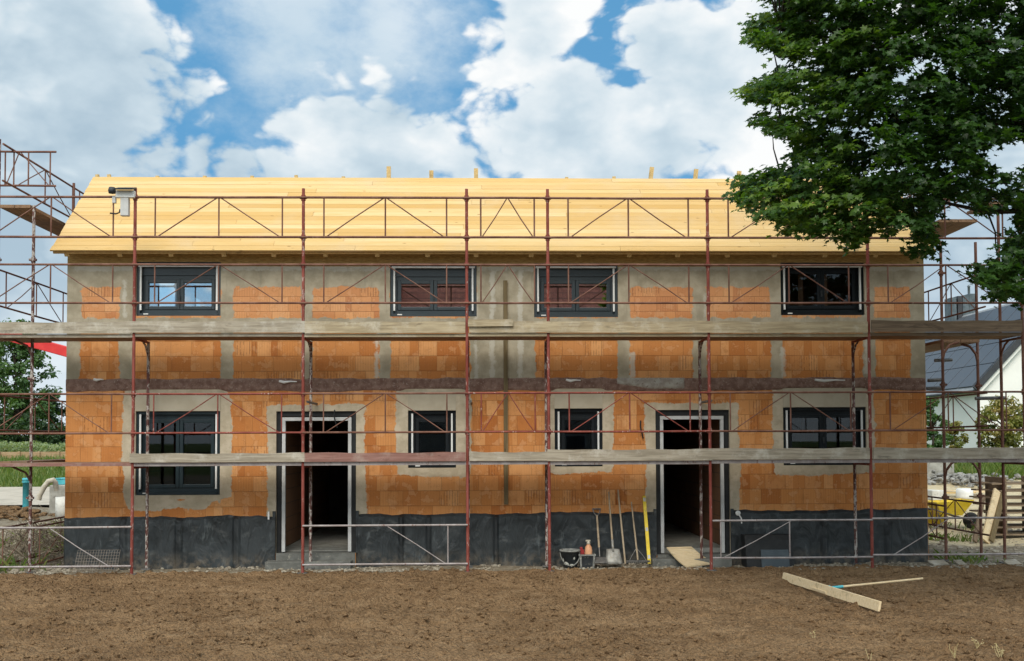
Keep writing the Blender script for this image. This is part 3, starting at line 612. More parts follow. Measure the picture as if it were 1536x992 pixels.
# timber roof: front slope of boards, then a nearly flat top and a rear slope
ye, ze = -.36, P(768, 378, -.36).z; yt = 1.5; zt = P(700, 269, 1.5).z
rxl, rxr = P(76, 377, ye).x, P(1404, 377, ye).x
nb = 18; L = math.hypot(yt - ye, zt - ze); ds = Vector((0, yt - ye, zt - ze)) / L; nv = Vector((0, -ds.z, ds.y))
rv, rf, ra = [], [], []
for i in range(nb):
    s0, s1 = L * i / nb, L * (i + 1) / nb - .0015; joints = sorted(random.uniform(rxl + .6, rxr - .6) for _ in range(3)); xs_ = [rxl + random.uniform(-.012, .012)] + joints + [rxr + random.uniform(-.012, .012)]
    for j in range(4):
        lift = random.uniform(0, .003); tone = random.random(); x0, x1 = xs_[j], xs_[j + 1] - .004
        pts = []
        for x in (x0, x1):
            for (s_, h_) in ((s0, .0), (s0, .024 + lift), (s1, .023 + lift * .6), (s1, 0.)):
                p = Vector((x, ye, ze)) + ds * s_ + nv * h_; pts.append(p)
        o = len(rv); rv += pts; ra += [tone] * 8
        rf += [(o, o + 1, o + 2, o + 3), (o + 7, o + 6, o + 5, o + 4), (o, o + 4, o + 5, o + 1), (o + 1, o + 5, o + 6, o + 2), (o + 2, o + 6, o + 7, o + 3), (o + 3, o + 7, o + 4, o)]
npmesh('roof', [tuple(v) for v in rv], np.array(rf), 4, 'roof_boards', H, {'board': ra})
b = MB(); yr = yb + .7
b.prism([(rxl + .02, ye + .03, ze - .005), (rxl + .02, yt, zt - .01), (rxl + .02, yr - 1.86, zt - .06), (rxl + .02, yr, ze), (rxl + .02, yr, ze - .03), (rxl + .02, yr - 1.9, zt - .10), (rxl + .02, yt + .05, zt - .045), (rxl + .02, ye + .06, ze - .03)], (rxr - rxl - .04, 0, 0)); b.build('roof_deck', 'rafter_wood', H)
for px in (97, 177, 254, 334, 409, 487, 565, 641, 714, 797, 869, 945, 1018, 1093, 1164, 1240, 1316, 1390):
    x = P(px, 380, ye).x; o_ = Vector((x, ye, ze)) - nv * .075
    MB().bar(o_ + ds * .03, o_ + ds * (L - .05), .075, .09, nv).build('rafter', 'rafter_wood', H)
for (px, py, ln) in ((144, 262, 3), (161, 262, 4), (236, 264, 0), (307, 264, 0), (378, 264, 0), (443, 263, 2), (515, 265, 0), (583, 250, 0), (647, 256, 0), (714, 253, 0), (850, 266, 0), (921, 265, 0), (981, 251, -6), (1047, 254, -5), (1110, 257, -2)):
    p1 = P(px, py, yt + .06); p0 = P(px - ln * -1, 274, yt + .06) if ln else Vector((p1.x, p1.y, zt - .1)); w = .06 if py > 260 else .075
    MB().bar(Vector((p0.x + 0.0, yt + .07, zt - .08)), Vector((p1.x + ln * .006, yt + .07, p1.z)), w, .05, (0, 1, 0)).build('rafter_tip', 'rafter_wood', H)
c_ = P(777, 271, 1.6); MB().box(c_.x - .12, c_.x + .12, 1.55, 1.7, zt - .01, zt + .03).build('ridge_plate', 'dark_metal', H)
c0, c1 = P(758, 421, -.03), P(758, 757, -.03)
MB().box(c0.x - .035, c0.x + .035, -.045, -.005, c1.z, c0.z).build('joint_slat', 'slat_wood', H)

# windows
def ring(b, x0, x1, z0, z1, w, y0, y1, wt=None, wb=None):
    wt = wt or w; wb = wb or w
    b.box(x0, x0 + w, y0, y1, z0, z1); b.box(x1 - w, x1, y0, y1, z0, z1); b.box(x0 + w, x1 - w, y0, y1, z0, z0 + wb); b.box(x0 + w, x1 - w, y0, y1, z1 - wt, z1)
def window(key, sashes, toph, glass, topbar=False, rail=True, fm='anthracite'):
    x0, x1, z0, z1 = WIN[key]; e = .002; b = MB()
    ring(b, x0 + e, x1 - e, z0 + e, z1 - e, .05, .045, .20, .05, .05)
    X0, X1, Z0, Z1 = x0 + .052, x1 - .052, z0 + .052, z1 - .052
    if toph: b.box(X0, X1, .085, .19, Z1 - toph, Z1)
    ring(b, X0, X1, Z0, Z1 - toph - .002, .062, .105, .185)
    w = b.build('window', fm, H)
    a, c_ = X0 + .064, X1 - .064; za, zc = Z0 + .064, Z1 - toph - .066
    n_ = sashes; sw = (c_ - a) / n_
    for i in range(n_):
        s0, s1 = a + i * sw + .003, a + (i + 1) * sw - .003; m_ = MB(); ring(m_, s0, s1, za, zc, .058, .092, .17); m_.build('sash', fm, w, .006)
        MB().box(s0 + .058, s1 - .058, .128, .136, za + .058, zc - .058).build('pane', glass, w)
    if n_ == 2: MB().box((a + c_) / 2 - .012, (a + c_) / 2 + .012, .06, .0915, (za + zc) / 2 - .12, (za + zc) / 2 - .02).build('handle', 'black_plastic', w)
    MB().box(x0 + .054, x1 - .054, .015, .10, z0 + .003, z0 + .045).build('sill', fm, w)
    if rail:
        for xx in (x0 + .055, x1 - .055 - .028): MB().box(xx, xx + .028, .018, .05, z0 + .10, z1 - (.05 if not topbar else .085)).build('guide_rail', 'white_plastic', w)
    if topbar: MB().box(x0 + .03, x1 - .03, .010, .05, z1 - .080, z1 - .052).build('guide_rail', 'white_plastic', w)
    MB().box(x0 + .12, x0 + .20, .0115, .0145, z0 + .025, z0 + .043).build('sticker', 'white_plastic', w)
window('U1', 2, .16, 'window_glass', True); window('U2', 2, .16, 'window_glass', True); window('U3', 2, .16, 'window_glass', True); window('U4', 2, .0, 'dark_glass', True, fm='shaded_frame')
window('L1', 2, .02, 'dark_glass', fm='teal_frame'); window('LB', 1, .02, 'dark_glass', fm='shaded_frame'); window('LC', 1, .02, 'dark_glass', fm='shaded_frame'); window('LD', 2, .0, 'dark_glass', fm='shaded_frame')
for key, top in (('L1', 590), ('LB', 587), ('LC', 586), ('LD', 584)):
    x0, x1, z0, z1 = WIN[key]; MB().box(x0 - .0, x1 + .0, -.010, .0, z1 + .002, zf(top, 768)).build('shutter_box', 'box_plaster', H)
# door openings
for key in DOOR:
    x0, x1, z0, z1 = DOOR[key]; b = MB()
    b.box(x0 + .002, x0 + .07, .05, .22, z0, z1 - .002); b.box(x1 - .07, x1 - .002, .05, .22, z0, z1 - .002); b.box(x0 + .07, x1 - .07, .05, .22, z1 - .085, z1 - .002)
    fr = b.build('door_frame', 'black_rubber', H); st = MB(); zz0 = z0 + .02
    for xx in (x0 + .085, x1 - .085 - .055): MB().box(xx, xx + .055, .06, .12, zz0, z1 - .16).build('frame_strip', 'grey_plastic', fr)
    MB().box(x0 + .085, x1 - .085, .058, .12, z1 - .158, z1 - .10).build('frame_strip', 'grey_plastic', fr)
    ds_ = MB(); ds_.box(x0 + .01, x1 - .01, -.04, .36, -.1, z0 + .003); ds_.build('threshold', 'step_concrete', H)
    MB().box(x0 - .12, x1 - .05, -.30, -.045, -.1, .12).build('doorstep', 'step_concrete', H, .012)
    jz = zf(765); jb = MB(); jb.box(x1 + .002, x1 + .05, -.035, .0, z0, jz); jb.box(x0 - .05, x0 - .002, -.035, 0, z0, jz); jb.build('door_jamb', 'membrane', H)
b = MB(); c_ = P(1107, 770, -.06); b.lathe(c_, [(0, -.02), (.04, -.02), (.045, 0), (.04, .02), (0, .02)], 12, 'y'); b.tube([c_, c_ + Vector((.05, -.01, -.08)), c_ + Vector((.06, 0, -.17))], .012, 6); b.build('socket_lamp', 'white_plastic', H)
c_ = P(403, 773, -.05); MB().box(c_.x - .012, c_.x + .014, -.07, -.045, c_.z - .07, c_.z + .06).build('cable_end', 'white_plastic', H)
for (px, py) in ((503, 624), (962, 640)):
    p = P(px, py, -.03); MB().tube([p + Vector((-.01, 0, .10)), p + Vector((-.02, -.02, .0)), p + Vector((.01, -.02, -.12)), p + Vector((.03, 0, -.2))], .012, 6).build('cable_loop', 'black_rubber', H)

# ------------------------------------------------------------------ scaffolding
def guard(par, p0, p1, zt_, zb_, mat, center=True, r=.017, fr=(.12, .5, .88), sub=True, ups=(0, 1, 2), brs=(0, 1)):
    p0, p1 = Vector(p0), Vector(p1); up_ = lambda f, z: Vector((p0.x + (p1.x - p0.x) * f, p0.y + (p1.y - p0.y) * f, z[0] + (z[1] - z[0]) * f))
    T = (zt_, zt_) if not isinstance(zt_, tuple) else zt_; B_ = (zb_, zb_) if not isinstance(zb_, tuple) else zb_
    b = MB()
    for Z_ in (T, B_):
        sag = random.uniform(-.006, .004); b.tube([up_(0, Z_), up_(.5, Z_) + Vector((0, 0, sag)), up_(1, Z_)], r, 8)
    g_ = b.build('guard_frame', mat, par)
    if not sub: return g_
    for i, f in enumerate(fr):
        if (i == 1 and not center) or i not in ups: continue
        MB().tube([up_(f, B_), up_(f, T)], r * .72, 6).build('upright', mat, g_)
    for f in [(fr[0] + .012, fr[2] - .012)[w] for w in brs]:
        m0 = up_(.5 + (.005 if f > .5 else -.005), T); m1 = up_(f, B_); mid = (m0 + m1) / 2 + Vector((0, 0, random.uniform(-.02, .01)))
        MB().tube([m0, mid, m1], r * .52, 6).build('brace', mat, g_)
    return g_
def post(par, x, y, z0, z1, mat, couplers=(), base=True, r=.0245, bracket=None, lean=0.):
    b = MB(); b.tube([(x, y, z0), (x + lean * .5, y, (z0 + z1) / 2), (x + lean, y, z1)], r, 12); p = b.build('post', mat, par)
    if base: MB().box(x - .07, x + .07, y - .07, y + .07, z0 - .02, z0).build('base_plate', 'dark_metal', p)
    for zc in couplers:
        c_ = MB(); xx = x + lean * (zc - z0) / (z1 - z0); c_.tube([(xx, y, zc - .045), (xx, y, zc + .045)], r * 1.42, 10); c_.box(xx - .055, xx + .055, y - r * 1.7, y + r * .4, zc - .018, zc + .018); c_.build('coupler', mat, p)
    if bracket:
        zk, dy = bracket; MB().tube([(x, y, zk - .30), (x, y + dy * .10, zk - .20), (x, y + dy * .32, zk - .09), (x, y + dy * .62, zk - .03), (x, y + dy, zk - .02)], .017, 7).build('bracket', mat, p)
    return p
YF, YI = -1.0, -.27
fpx = [200, 455, 701, 823, 1064, 1304]
FX_ = [P(px, 560, YF).x for px in fpx]; FX_ = [FX_[0] - 2.57] + FX_ + [FX_[-1] + 2.50]
za = lambda py, px=768: P(px, py, YF).z
SC = thing('scaffold', 'rust red steel scaffold with plank decks standing along the whole brick front', 'scaffold', (FX_[3], YF, 0))
ztop_g = (za(298), za(357)); zmid = (za(398), za(455)); zlow = (za(590), za(648)); zgr = (za(787), za(845))
zd2, zd1 = za(500), za(692)
for i, x in enumerate(FX_):
    if i in (0,): continue
    lv = [ztop_g[0], ztop_g[1], zmid[0], zmid[1], zlow[0], zlow[1]]
    mat = 'red_steel' if i < 7 else 'brown_steel'
    post(SC, x, YF, .03, za(284), mat, lv, lean=random.uniform(-.012, .012))
    inner_top = zd2 - .06 if i < 7 else za(300)
    post(SC, x, YI, .03, inner_top, 'spotted_steel' if i < 7 else 'brown_steel', (), bracket=(zd2 - .05, -.45))
    tr = MB(); tr.tube([(x, YF, zd2 - .075), (x, YI, zd2 - .075)], .02, 8); tr.tube([(x, YF, zd1 - .075), (x, YI, zd1 - .075)], .02, 8); tr.build('transom', mat, SC)
for i in range(7):
    x0, x1 = FX_[i], FX_[i + 1]; short = (x1 - x0) < 1.6; yg = YF - .035
    fr = (.17, .5, .83) if short else (.125, .5, .875)
    mat = 'brown_steel'
    guard(SC, (x0, yg, 0), (x1, yg, 0), ztop_g[0], ztop_g[1], 'brown_steel', not short, .019, fr)
    guard(SC, (x0, yg, 0), (x1, yg, 0), zmid[0], zmid[1], 'brown_steel', not short, .017, fr)
    guard(SC, (x0, yg, 0), (x1, yg, 0), zlow[0], zlow[1], 'red_steel' if i in (1, 3, 4) else 'brown_steel', not short, .016, fr)
    if i in (0, 2, 5 + 0, 6) and i != 4:
        if i == 5: guard(SC, (x0 + .02, yg, 0), (x1, yg, 0), za(783), za(839), 'grey_steel', True, .016, (.05, .48, .9), ups=(0, 1), brs=(0,))
        elif i == 6: guard(SC, (x0, yg, 0), (x1, yg, 0), za(781), za(836), 'grey_steel', True, .016, (.12, .5, .9), ups=(), brs=(0,))
        else: guard(SC, (x0, yg, 0), (x1, yg, 0), (za(791, 100) if i == 0 else zgr[0]), zgr[1], 'grey_steel', i != 2, .016, (.12, .5, .88), ups=((2,) if i else ()), brs=(1,))
    # decks and toe boards
    for lvl, zd in ((2, zd2), (1, zd1)):
        e = .012; tone = {2: ['grey_wood', 'grey_wood', 'yellowed_wood', 'yellowed_wood', 'yellowed_wood', 'yellowed_wood', 'dark_wood'], 1: ['red_wood', 'grey_wood', 'red_wood', 'grey_wood', 'grey_wood', 'grey_wood', 'grey_wood']}[lvl][i]
        dzz = random.uniform(-.008, .008)
        b = MB()
        for q in range(2): y0 = YF + .035 + q * .335; b.box(x0 + e, x1 - e, y0, y0 + .325, zd - .048 + dzz, zd + dzz)
        dk = b.build('deck', 'deck_wood', SC)
        MB().box(x0 + e, x1 - e, YF - .012, YF + .032, zd - .055 + dzz, zd - .002 + dzz).build('deck_rim', 'grey_steel' if lvl == 1 and i != 0 else tone, SC)
        if not (lvl == 1 and i == 0):
            ht = .185 if lvl == 2 else (.145 if i < 4 else .185); ov = .06 if i in (1, 4) else .0
            b = MB(); n_ = 14; vs = []
            for j in range(n_ + 1):
                x = x0 - ov + .03 + (x1 - x0 + 2 * ov - .06) * j / n_; wob = .006 * math.sin(j * 1.3 + i * 2 + lvl); sg = .01 * math.sin(math.pi * j / n_)
                for (yy, zz_) in ((-.050, 0), (-.050, ht), (-.018, ht), (-.018, 0)): vs.append((x, YF + yy - (.0 if ov == 0 else .002), zd + .004 + zz_ + wob * (zz_ > 0) - sg * (zz_ > 0) + dzz))
            fs = [(j * 4 + q, j * 4 + (q + 1) % 4, (j + 1) * 4 + (q + 1) % 4, (j + 1) * 4 + q) for j in range(n_) for q in range(4)] + [(3, 2, 1, 0), (n_ * 4, n_ * 4 + 1, n_ * 4 + 2, n_ * 4 + 3)]
            b.add(vs, fs); b.build('toe_board', tone, SC)
p0, p1 = P(702, 492, YF - .07), P(770, 481, YF - .07)
MB().obox(((p0.x + p1.x) / 2, YF - .075, (p0.z + p1.z) / 2 + .02), ((p1.x - p0.x) / 2, 0, .004), (0, .012, 0), (0, 0, .055)).build('board_offcut', 'yellowed_wood', SC)
for (x, px) in ((FX_[2], 0), (FX_[5], 0), (FX_[3], 0)):
    MB().tube([(x + .05, YF + .1, zd1 + .95), (x + .05, 0, zd1 + .95)], .02, 8).build('wall_tie', 'dark_metal', SC)

# scaffold along the left gable, running away from us
LG = thing('scaffold', 'dark rusty scaffold with steep railings along the left gable end of the house', 'scaffold', (-7.6, .9, 0))
XI, XO = P(48, 560, -.65).x, P(48, 560, -.65).x - .56
yA, yB, yC = -.65, 2.42, 5.49
zD = 5.88
for (x, y, zt_) in ((XI, yA, zD), (XO, yA, 6.95), (XO, yB, 7.0), (XI, yB, zD - .05), (XO, yC, 7.0), (XI, yC, zD)):
    post(LG, x, y, float(h_ground(np.array([x]), np.array([y]))[0]) + .03, zt_, 'spotted_steel' if y == yA else 'brown_steel', (5.0, 3.1, 1.2), bracket=((zD - .06, 0) if False else None))
MB().tube([(XI, yA, 3.45), (XI - .08, yA, 3.62), (XI - .3, yA, 3.72), (XI - .45, yA, 3.73)], .017, 7).build('bracket', 'brown_steel', LG)
MB().tube([(XI, yA, 1.45), (XI - .08, yA, 1.6), (XI - .3, yA, 1.7), (XI - .45, yA, 1.71)], .017, 7).build('bracket', 'brown_steel', LG)
for (za_, ov) in ((zD, .0), (3.8, .0), (1.78, .0)):
    yE = .2 if za_ == 3.8 else yC
    b = MB(); b.box(XO + .04, XO + .27, yA - .05, yE, za_ - .05, za_); b.box(XO + .28, XI - .04, yA - .05, yE, za_ - .05, za_); b.build('deck', 'deck_wood', LG)
for (ya, yc) in ((yA + .2, yB + .42), (yB, yC)):
    guard(LG, (XO - .03, ya, 0), (XO - .03, yc, 0), 6.93, 6.33, 'brown_steel', True, .018)
for (ya, yc) in ((yA, yB), (yB, yC)):
    guard(LG, (XO - .03, ya, 0), (XO - .03, yc, 0), 4.86, 4.28, 'brown_steel', True, .016)
    guard(LG, (XO - .03, ya, 0), (XO - .03, yc, 0), 2.84, 2.28, 'brown_steel', True, .016)
    guard(LG, (XO - .03, ya, 0), (XO - .03, yc, 0), .70, .10, 'brown_steel', True, .016)
guard(LG, (XO - .5, -.12, 0), (XI + .12, -.10, 0), 6.90, 6.33, 'brown_steel', True, .018, (.3, .62, .92))
guard(LG, (XI, yA, 0), (XI, yB, 0), .72, .12, 'brown_steel', True, .014)
# scaffold along the right gable
RG = thing('scaffold', 'dark scaffold bays with corner brackets along the right gable under the tree', 'scaffold', (8.1, 1.5, 0))
XI2, XO2 = P(1415, 600, .0).x, P(1415, 600, 0).x + .72
for (x, y, zt_) in ((XI2, 0., 5.45), (XO2 + .05, .35, 5.5), (XI2, 2.57, 5.4), (XO2, 2.57, 6.9), (XI2, 5.14, 5.4), (XO2, 5.14, 6.9)):
    post(RG, x, y, float(h_ground(np.array([x]), np.array([y]))[0]) + .03, zt_, 'brown_steel', (4.9, 3.0, 1.1))
for (x, sgn) in ((XI2, 1), (XO2 + .05, -1)):
    for zk in (3.75, 1.75): MB().tube([(x, .0 if sgn > 0 else .35, zk - .34), (x + sgn * .03, .0 if sgn > 0 else .35, zk - .2), (x + sgn * .13, .0 if sgn > 0 else .35, zk - .07), (x + sgn * .28, .0 if sgn > 0 else .35, zk - .03)], .022, 7).build('bracket', 'brown_steel', RG)
for za_ in (5.85, 3.78, 1.80):
    b = MB(); y1_ = 7.7 if za_ < 5 else 5.2; b.box(XI2 + .04, XI2 + .36, .1, y1_, za_ - .05, za_); b.box(XI2 + .37, XO2 - .03, .1, y1_, za_ - .05, za_); b.build('deck', 'deck_wood', RG)
for (ya, yc) in ((.0, 2.57), (2.57, 5.14)):
    for (t_, b_) in ((6.95, 6.35), (4.92, 4.33), (2.86, 2.3), (.98, .45)): guard(RG, (XO2 + .03, ya, 0), (XO2 + .03, yc, 0), t_, b_, 'brown_steel', True, .016)
guard(RG, (XI2 - .02, .0, 0), (XI2 - .02, 2.57, 0), .95, .4, 'brown_steel', True, .016)
for (a, b_, py, y) in ((1392, 1412, 571, .3), (1402, 1428, 541, 1.2), (1463, 1507, 598, -.2), (1390, 1416, 583, .8)):
    p0, p1 = P(a, py, y), P(b_, py - 1, y); MB().tube([p0, p1], .03, 8).build('wall_tie', 'dark_metal', RG)
p0, p1 = P(1462, 320, 1.0), P(1497, 304, .2); MB().bar(p0, p1, .30, .045).build('deck_plank', 'deck_wood', RG)

# camera and solar panel unit clamped to the leftmost tall post
p = P(190, 300, YF - .08); CM = thing('site_camera', 'small grey site camera with a dark solar panel clamped atop the leftmost post', 'camera', p)
q = lambda px, py, dy=0: P(px, py, YF - .08 + dy)
def pbox(par, x0, y0, x1, y1, d0, d1, nm, mt, bv=.008):
    a, c_ = q(x0, y0), q(x1, y1); MB().box(a.x, c_.x, YF - .08 + d0, YF - .08 + d1, c_.z, a.z).build(nm, mt, par, bv)
pbox(CM, 181, 297, 193, 324, -.02, .07, 'battery_box', 'grey_plastic'); pbox(CM, 174, 286, 202, 297, -.03, .06, 'housing', 'white_plastic')
a, c_ = q(177, 281), q(201, 286); MB().obox(((a.x + c_.x) / 2, YF - .1, (a.z + c_.z) / 2), (.14, 0, 0), (0, .10, .03), (0, -.004, .012)).build('solar_panel', 'black_plastic', CM)
c_ = q(168, 286, -.04); MB().lathe(c_, [(0, -.05), (.05, -.045), (.06, 0), (.045, .05), (0, .055)], 14).build('camera_head', 'black_plastic', CM)
pbox(CM, 169, 295, 174, 305, -.03, .03, 'mount', 'grey_plastic', .004)
a, c_ = q(180, 314), q(165, 320); MB().tube([a, q(179, 319), q(174, 321), c_], .012, 6).build('cable', 'black_rubber', CM)

# ------------------------------------------------------------------ tools leaning on the plinth
def lean(px0, py0, px1, py1, ytop=-.08, ybot=-.42):   # top and foot of a leaning tool
    a = P(px0, py0, ytop); b = P(px1, py1, ybot); b.z = max(b.z, .01); return a, b
a, b_ = lean(895, 768, 900, 841); T = thing('spade', 'spade with a D-shaped handle, left of the shovel by the black plinth', 'spade', b_); d_ = (b_ - a).normalized()
MB().tube([a + d_ * .06, a + d_ * .62], [.016, .018], 8).build('shaft', 'handle_wood', T)
hd = MB(); s_ = Vector((.065, 0, .0)); hd.tube([a + d_ * .09, a + d_ * .02 - s_ * .7, a - d_ * .05 - s_], .010, 7); hd.tube([a + d_ * .09, a + d_ * .02 + s_ * .7, a - d_ * .05 + s_], .010, 7); hd.tube([a - d_ * .05 - s_ * 1.1, a - d_ * .05 + s_ * 1.1], .013, 8); hd.build('grip', 'dark_metal', T)
bl = MB(); c0 = a + d_ * .60; bl.tube([c0, b_ - d_ * .06], .013, 8); w = Vector((.10, 0, 0)); f_ = Vector((0, .02, 0)); bl.prism([b_ - w * .95 - d_ * .06, b_ + w * .95 - d_ * .06, b_ + w + Vector((0, -.17, -.01)), b_ - w + Vector((0, -.17, -.01))], (0, 0, -.012)); bl.build('blade', 'dark_metal', T)
a, b_ = lean(913, 738, 921, 846); T = thing('shovel', 'broad square-mouthed shovel standing blade down, second long handle from the left', 'shovel', b_); d_ = (b_ - a).normalized()
MB().tube([a, a + d_ * .5 * (b_ - a).length, b_ - d_ * .22], [.013, .016, .018], 8).build('shaft', 'handle_wood', T)
bl = MB(); x_ = Vector((1, 0, 0)); n_ = d_.cross(x_).normalized(); prof = []
for j in range(6):
    tt = j / 5; hw = (.105 + .035 * tt); row = []
    for i in range(7): u = (i / 6 - .5) * 2; row.append(b_ - d_ * (.25 - .25 * tt) + x_ * hw * u - n_ * (.02 * u * u) - Vector((0, .02 + .03 * tt, 0)))
    prof.append(row)
fv = [p for r_ in prof for p in r_]; ff = [(j * 7 + i, j * 7 + i + 1, (j + 1) * 7 + i + 1, (j + 1) * 7 + i) for j in range(5) for i in range(6)]
bl.add(fv, ff, True); bl.tube([b_ - d_ * .40, b_ - d_ * .20 - Vector((0, .02, 0))], .020, 8); o = bl.build('blade', 'blade_metal', T); sm_ = o.modifiers.new('thick', 'SOLIDIFY'); sm_.thickness = .004
a, b_ = lean(927, 735, 938, 846); T = MB().tube([a, (a + b_) / 2, b_], [.013, .016, .015], 8).build('broom_handle', 'handle_wood'); tag(T, 'bare wooden pole without a head, between shovel and rake', 'pole')
a, b_ = lean(947, 753, 957, 842); T = thing('garden_rake', 'iron rake with spread struts standing head down, left of the yellow level', 'rake', b_); d_ = (b_ - a).normalized()
MB().tube([a, (a + b_) / 2, b_ - d_ * .02], [.010, .014, .015], 8).build('shaft', 'handle_wood', T)
hd = MB(); w = Vector((.19, 0, 0)); hd.bar(b_ - w, b_ + w, .02, .03)
for sg in (-1, 1): hd.tube([b_ - d_ * .22, b_ - d_ * .1 + w * sg * .45, b_ + w * sg * .75], .007, 6)
for i in range(12): x_ = b_ + w * (i / 5.5 - 1); hd.tube([x_, x_ + Vector((0, -.05, .015)), x_ + Vector((0, -.07, -.02))], .005, 5)
hd.build('head', 'dark_metal', T)
a, b_ = lean(966, 744, 974, 846); T = thing('spirit_level', 'long yellow spirit level leaning beside the right doorway', 'spirit level', b_); d_ = (b_ - a).normalized(); n_ = Vector((0, -1, 0))
MB().bar(a, b_, .055, .028, (0, 1, 0)).build('body', 'yellow_paint', T, .004)
for f in (.06, .5, .9): c_ = a + (b_ - a) * f; MB().bar(c_ - d_ * .03, c_ + d_ * .03, .04, .034, (0, 1, 0)).build('vial', 'pale_concrete', T)
c_ = P(855, 846, -.45); c_.z = .02; T = thing('mortar_bucket', 'black mortar bucket with a grey rim and dried plaster smears beside the middle post', 'bucket', c_)
MB().lathe(c_, [(0, 0), (.105, 0), (.115, .02), (.155, .26), (.165, .262), (.150, .25), (.108, .03), (0, .025)], 24).build('body', 'black_plastic', T)
b = MB(); pr = [(.158, .255), (.172, .258), (.172, .285), (.156, .285)]; b.lathe(c_, pr + [pr[0]], 24); b.build('rim', 'dirty_plastic', T)
b = MB(); pts = [c_ + Vector((.16 * math.cos(t_), -.14 * abs(math.sin(t_)) - .02, .24 - .20 * math.sin(t_) ** 1.)) for t_ in np.linspace(0, math.pi, 13)]; b.tube(pts, .008, 6); b.build('handle', 'dirty_plastic', T)
b = MB()
for (t0_, t1_, h0, hh) in ((3.75, 4.5, .05, .05), (4.5, 5.2, .03, .035), (3.6, 3.85, .1, .06), (5.0, 5.25, .14, .04)):
    vs = []
    for j in range(6):
        tt = t0_ + (t1_ - t0_) * j / 5
        for hz in (h0 + .01 * math.sin(j * 2), h0 + hh * math.sin(math.pi * (j + .6) / 6.2)): rr = .117 + (hz / .26) * .04 + .004; vs.append(c_ + Vector((rr * math.cos(tt), rr * math.sin(tt), hz)))
    b.add(vs, [(2 * j, 2 * j + 2, 2 * j + 3, 2 * j + 1) for j in range(5)])
b.build('plaster_smear', 'dried_plaster', T)
c_ = P(880, 847, -.45); c_.z = .01; T = thing('tool_crate', 'small dark grey crate holding a red tool and an orange bottle', 'crate', c_)
b = MB(); w0, w1, d0, d1, hh = .105, .125, .08, .10, .21
oq = [(-w0, -d0, 0), (w0, -d0, 0), (w0, d0, 0), (-w0, d0, 0), (-w1, -d1, hh), (w1, -d1, hh), (w1, d1, hh), (-w1, d1, hh)]; iq = [(x * .93, y * .93, z if z else .01) for (x, y, z) in oq]
b.add([c_ + Vector(v) for v in oq + iq], [(3, 2, 1, 0), (0, 1, 5, 4), (1, 2, 6, 5), (2, 3, 7, 6), (3, 0, 4, 7), (8, 9, 10, 11), (8, 12, 13, 9), (9, 13, 14, 10), (10, 14, 15, 11), (11, 15, 12, 8), (4, 5, 13, 12), (5, 6, 14, 13), (6, 7, 15, 14), (7, 4, 12, 15)]); b.build('body', 'black_plastic', T)
b = MB()
for (x0, x1, y0, y1) in ((-.14, .14, -.115, -.095), (-.14, .14, .095, .115), (-.14, -.12, -.095, .095), (.12, .14, -.095, .095)): b.box(c_.x + x0, c_.x + x1, c_.y + y0, c_.y + y1, c_.z + .20, c_.z + .225)
b.build('rim', 'dirty_plastic', T)
for sg in (-1, 1): MB().bar(c_ + Vector((sg * .098, -.093, .0)), c_ + Vector((sg * .112, -.112, .2)), .03, .012, (0, 1, 0)).build('corner_rib', 'dirty_plastic', T)
c1 = c_ + Vector((.03, -.01, .02)); T = thing('spray_bottle', 'orange bottle standing in the small dark crate', 'bottle', c1)
MB().lathe(c1, [(0, 0), (.058, 0), (.062, .02), (.062, .26), (.05, .32), (.03, .345), (.028, .36), (0, .36)], 18).build('body', 'peach_plastic', T)
b = MB(); b.lathe(c1 + Vector((0, 0, .36)), [(0, 0), (.03, 0), (.03, .03), (.018, .035), (.018, .05), (0, .05)], 14); b.box(c1.x - .045, c1.x + .03, c1.y - .014, c1.y + .014, c1.z + .405, c1.z + .43); b.build('cap', 'pale_hose', T)
c1 = c_ + Vector((-.06, -.01, .015)); T = thing('caulking_gun', 'dark red hand tool standing up in the small dark crate', 'hand tool', c1)
MB().bar(c1 + Vector((0, 0, .0)), c1 + Vector((-.03, 0, .32)), .045, .04, (0, 1, 0)).build('body', 'dark_red', T, .008)
MB().bar(c1 + Vector((.03, .0, .05)), c1 + Vector((.0, -.01, .28)), .03, .028, (0, 1, 0)).build('grip', 'dark_red', T, .006)
b = MB(); A_ = [P(1000, 822, -.10), P(1037, 821, -.10), None, None]; zt_ = .285
g0, g1 = G(1030, 850, .05), G(1074, 844, .05); a0_ = P(1000, 821, -.06); a1_ = P(1037, 820, -.06)
n_ = 10; vs = []
for j in range(n_ + 1):
    f = j / n_; l0 = a0_.lerp(g0, f); l1 = a1_.lerp(g1, f); sg = Vector((0, 0, -.03 * math.sin(math.pi * f)))
    for pt in (l0, l1): vs += [pt + sg, pt + sg - Vector((0, 0, .022))]
fs = []
for j in range(n_):
    o = j * 4; fs += [(o, o + 4, o + 6, o + 2), (o + 1, o + 3, o + 7, o + 5), (o, o + 1, o + 5, o + 4), (o + 2, o + 6, o + 7, o + 3)]
fs += [(0, 2, 3, 1), (n_ * 4, n_ * 4 + 1, n_ * 4 + 3, n_ * 4 + 2)]
b.add(vs, fs); tag(b.build('ramp_board', 'pale_wood'), 'pale wooden board sloping from the right doorway down to the soil', 'board')
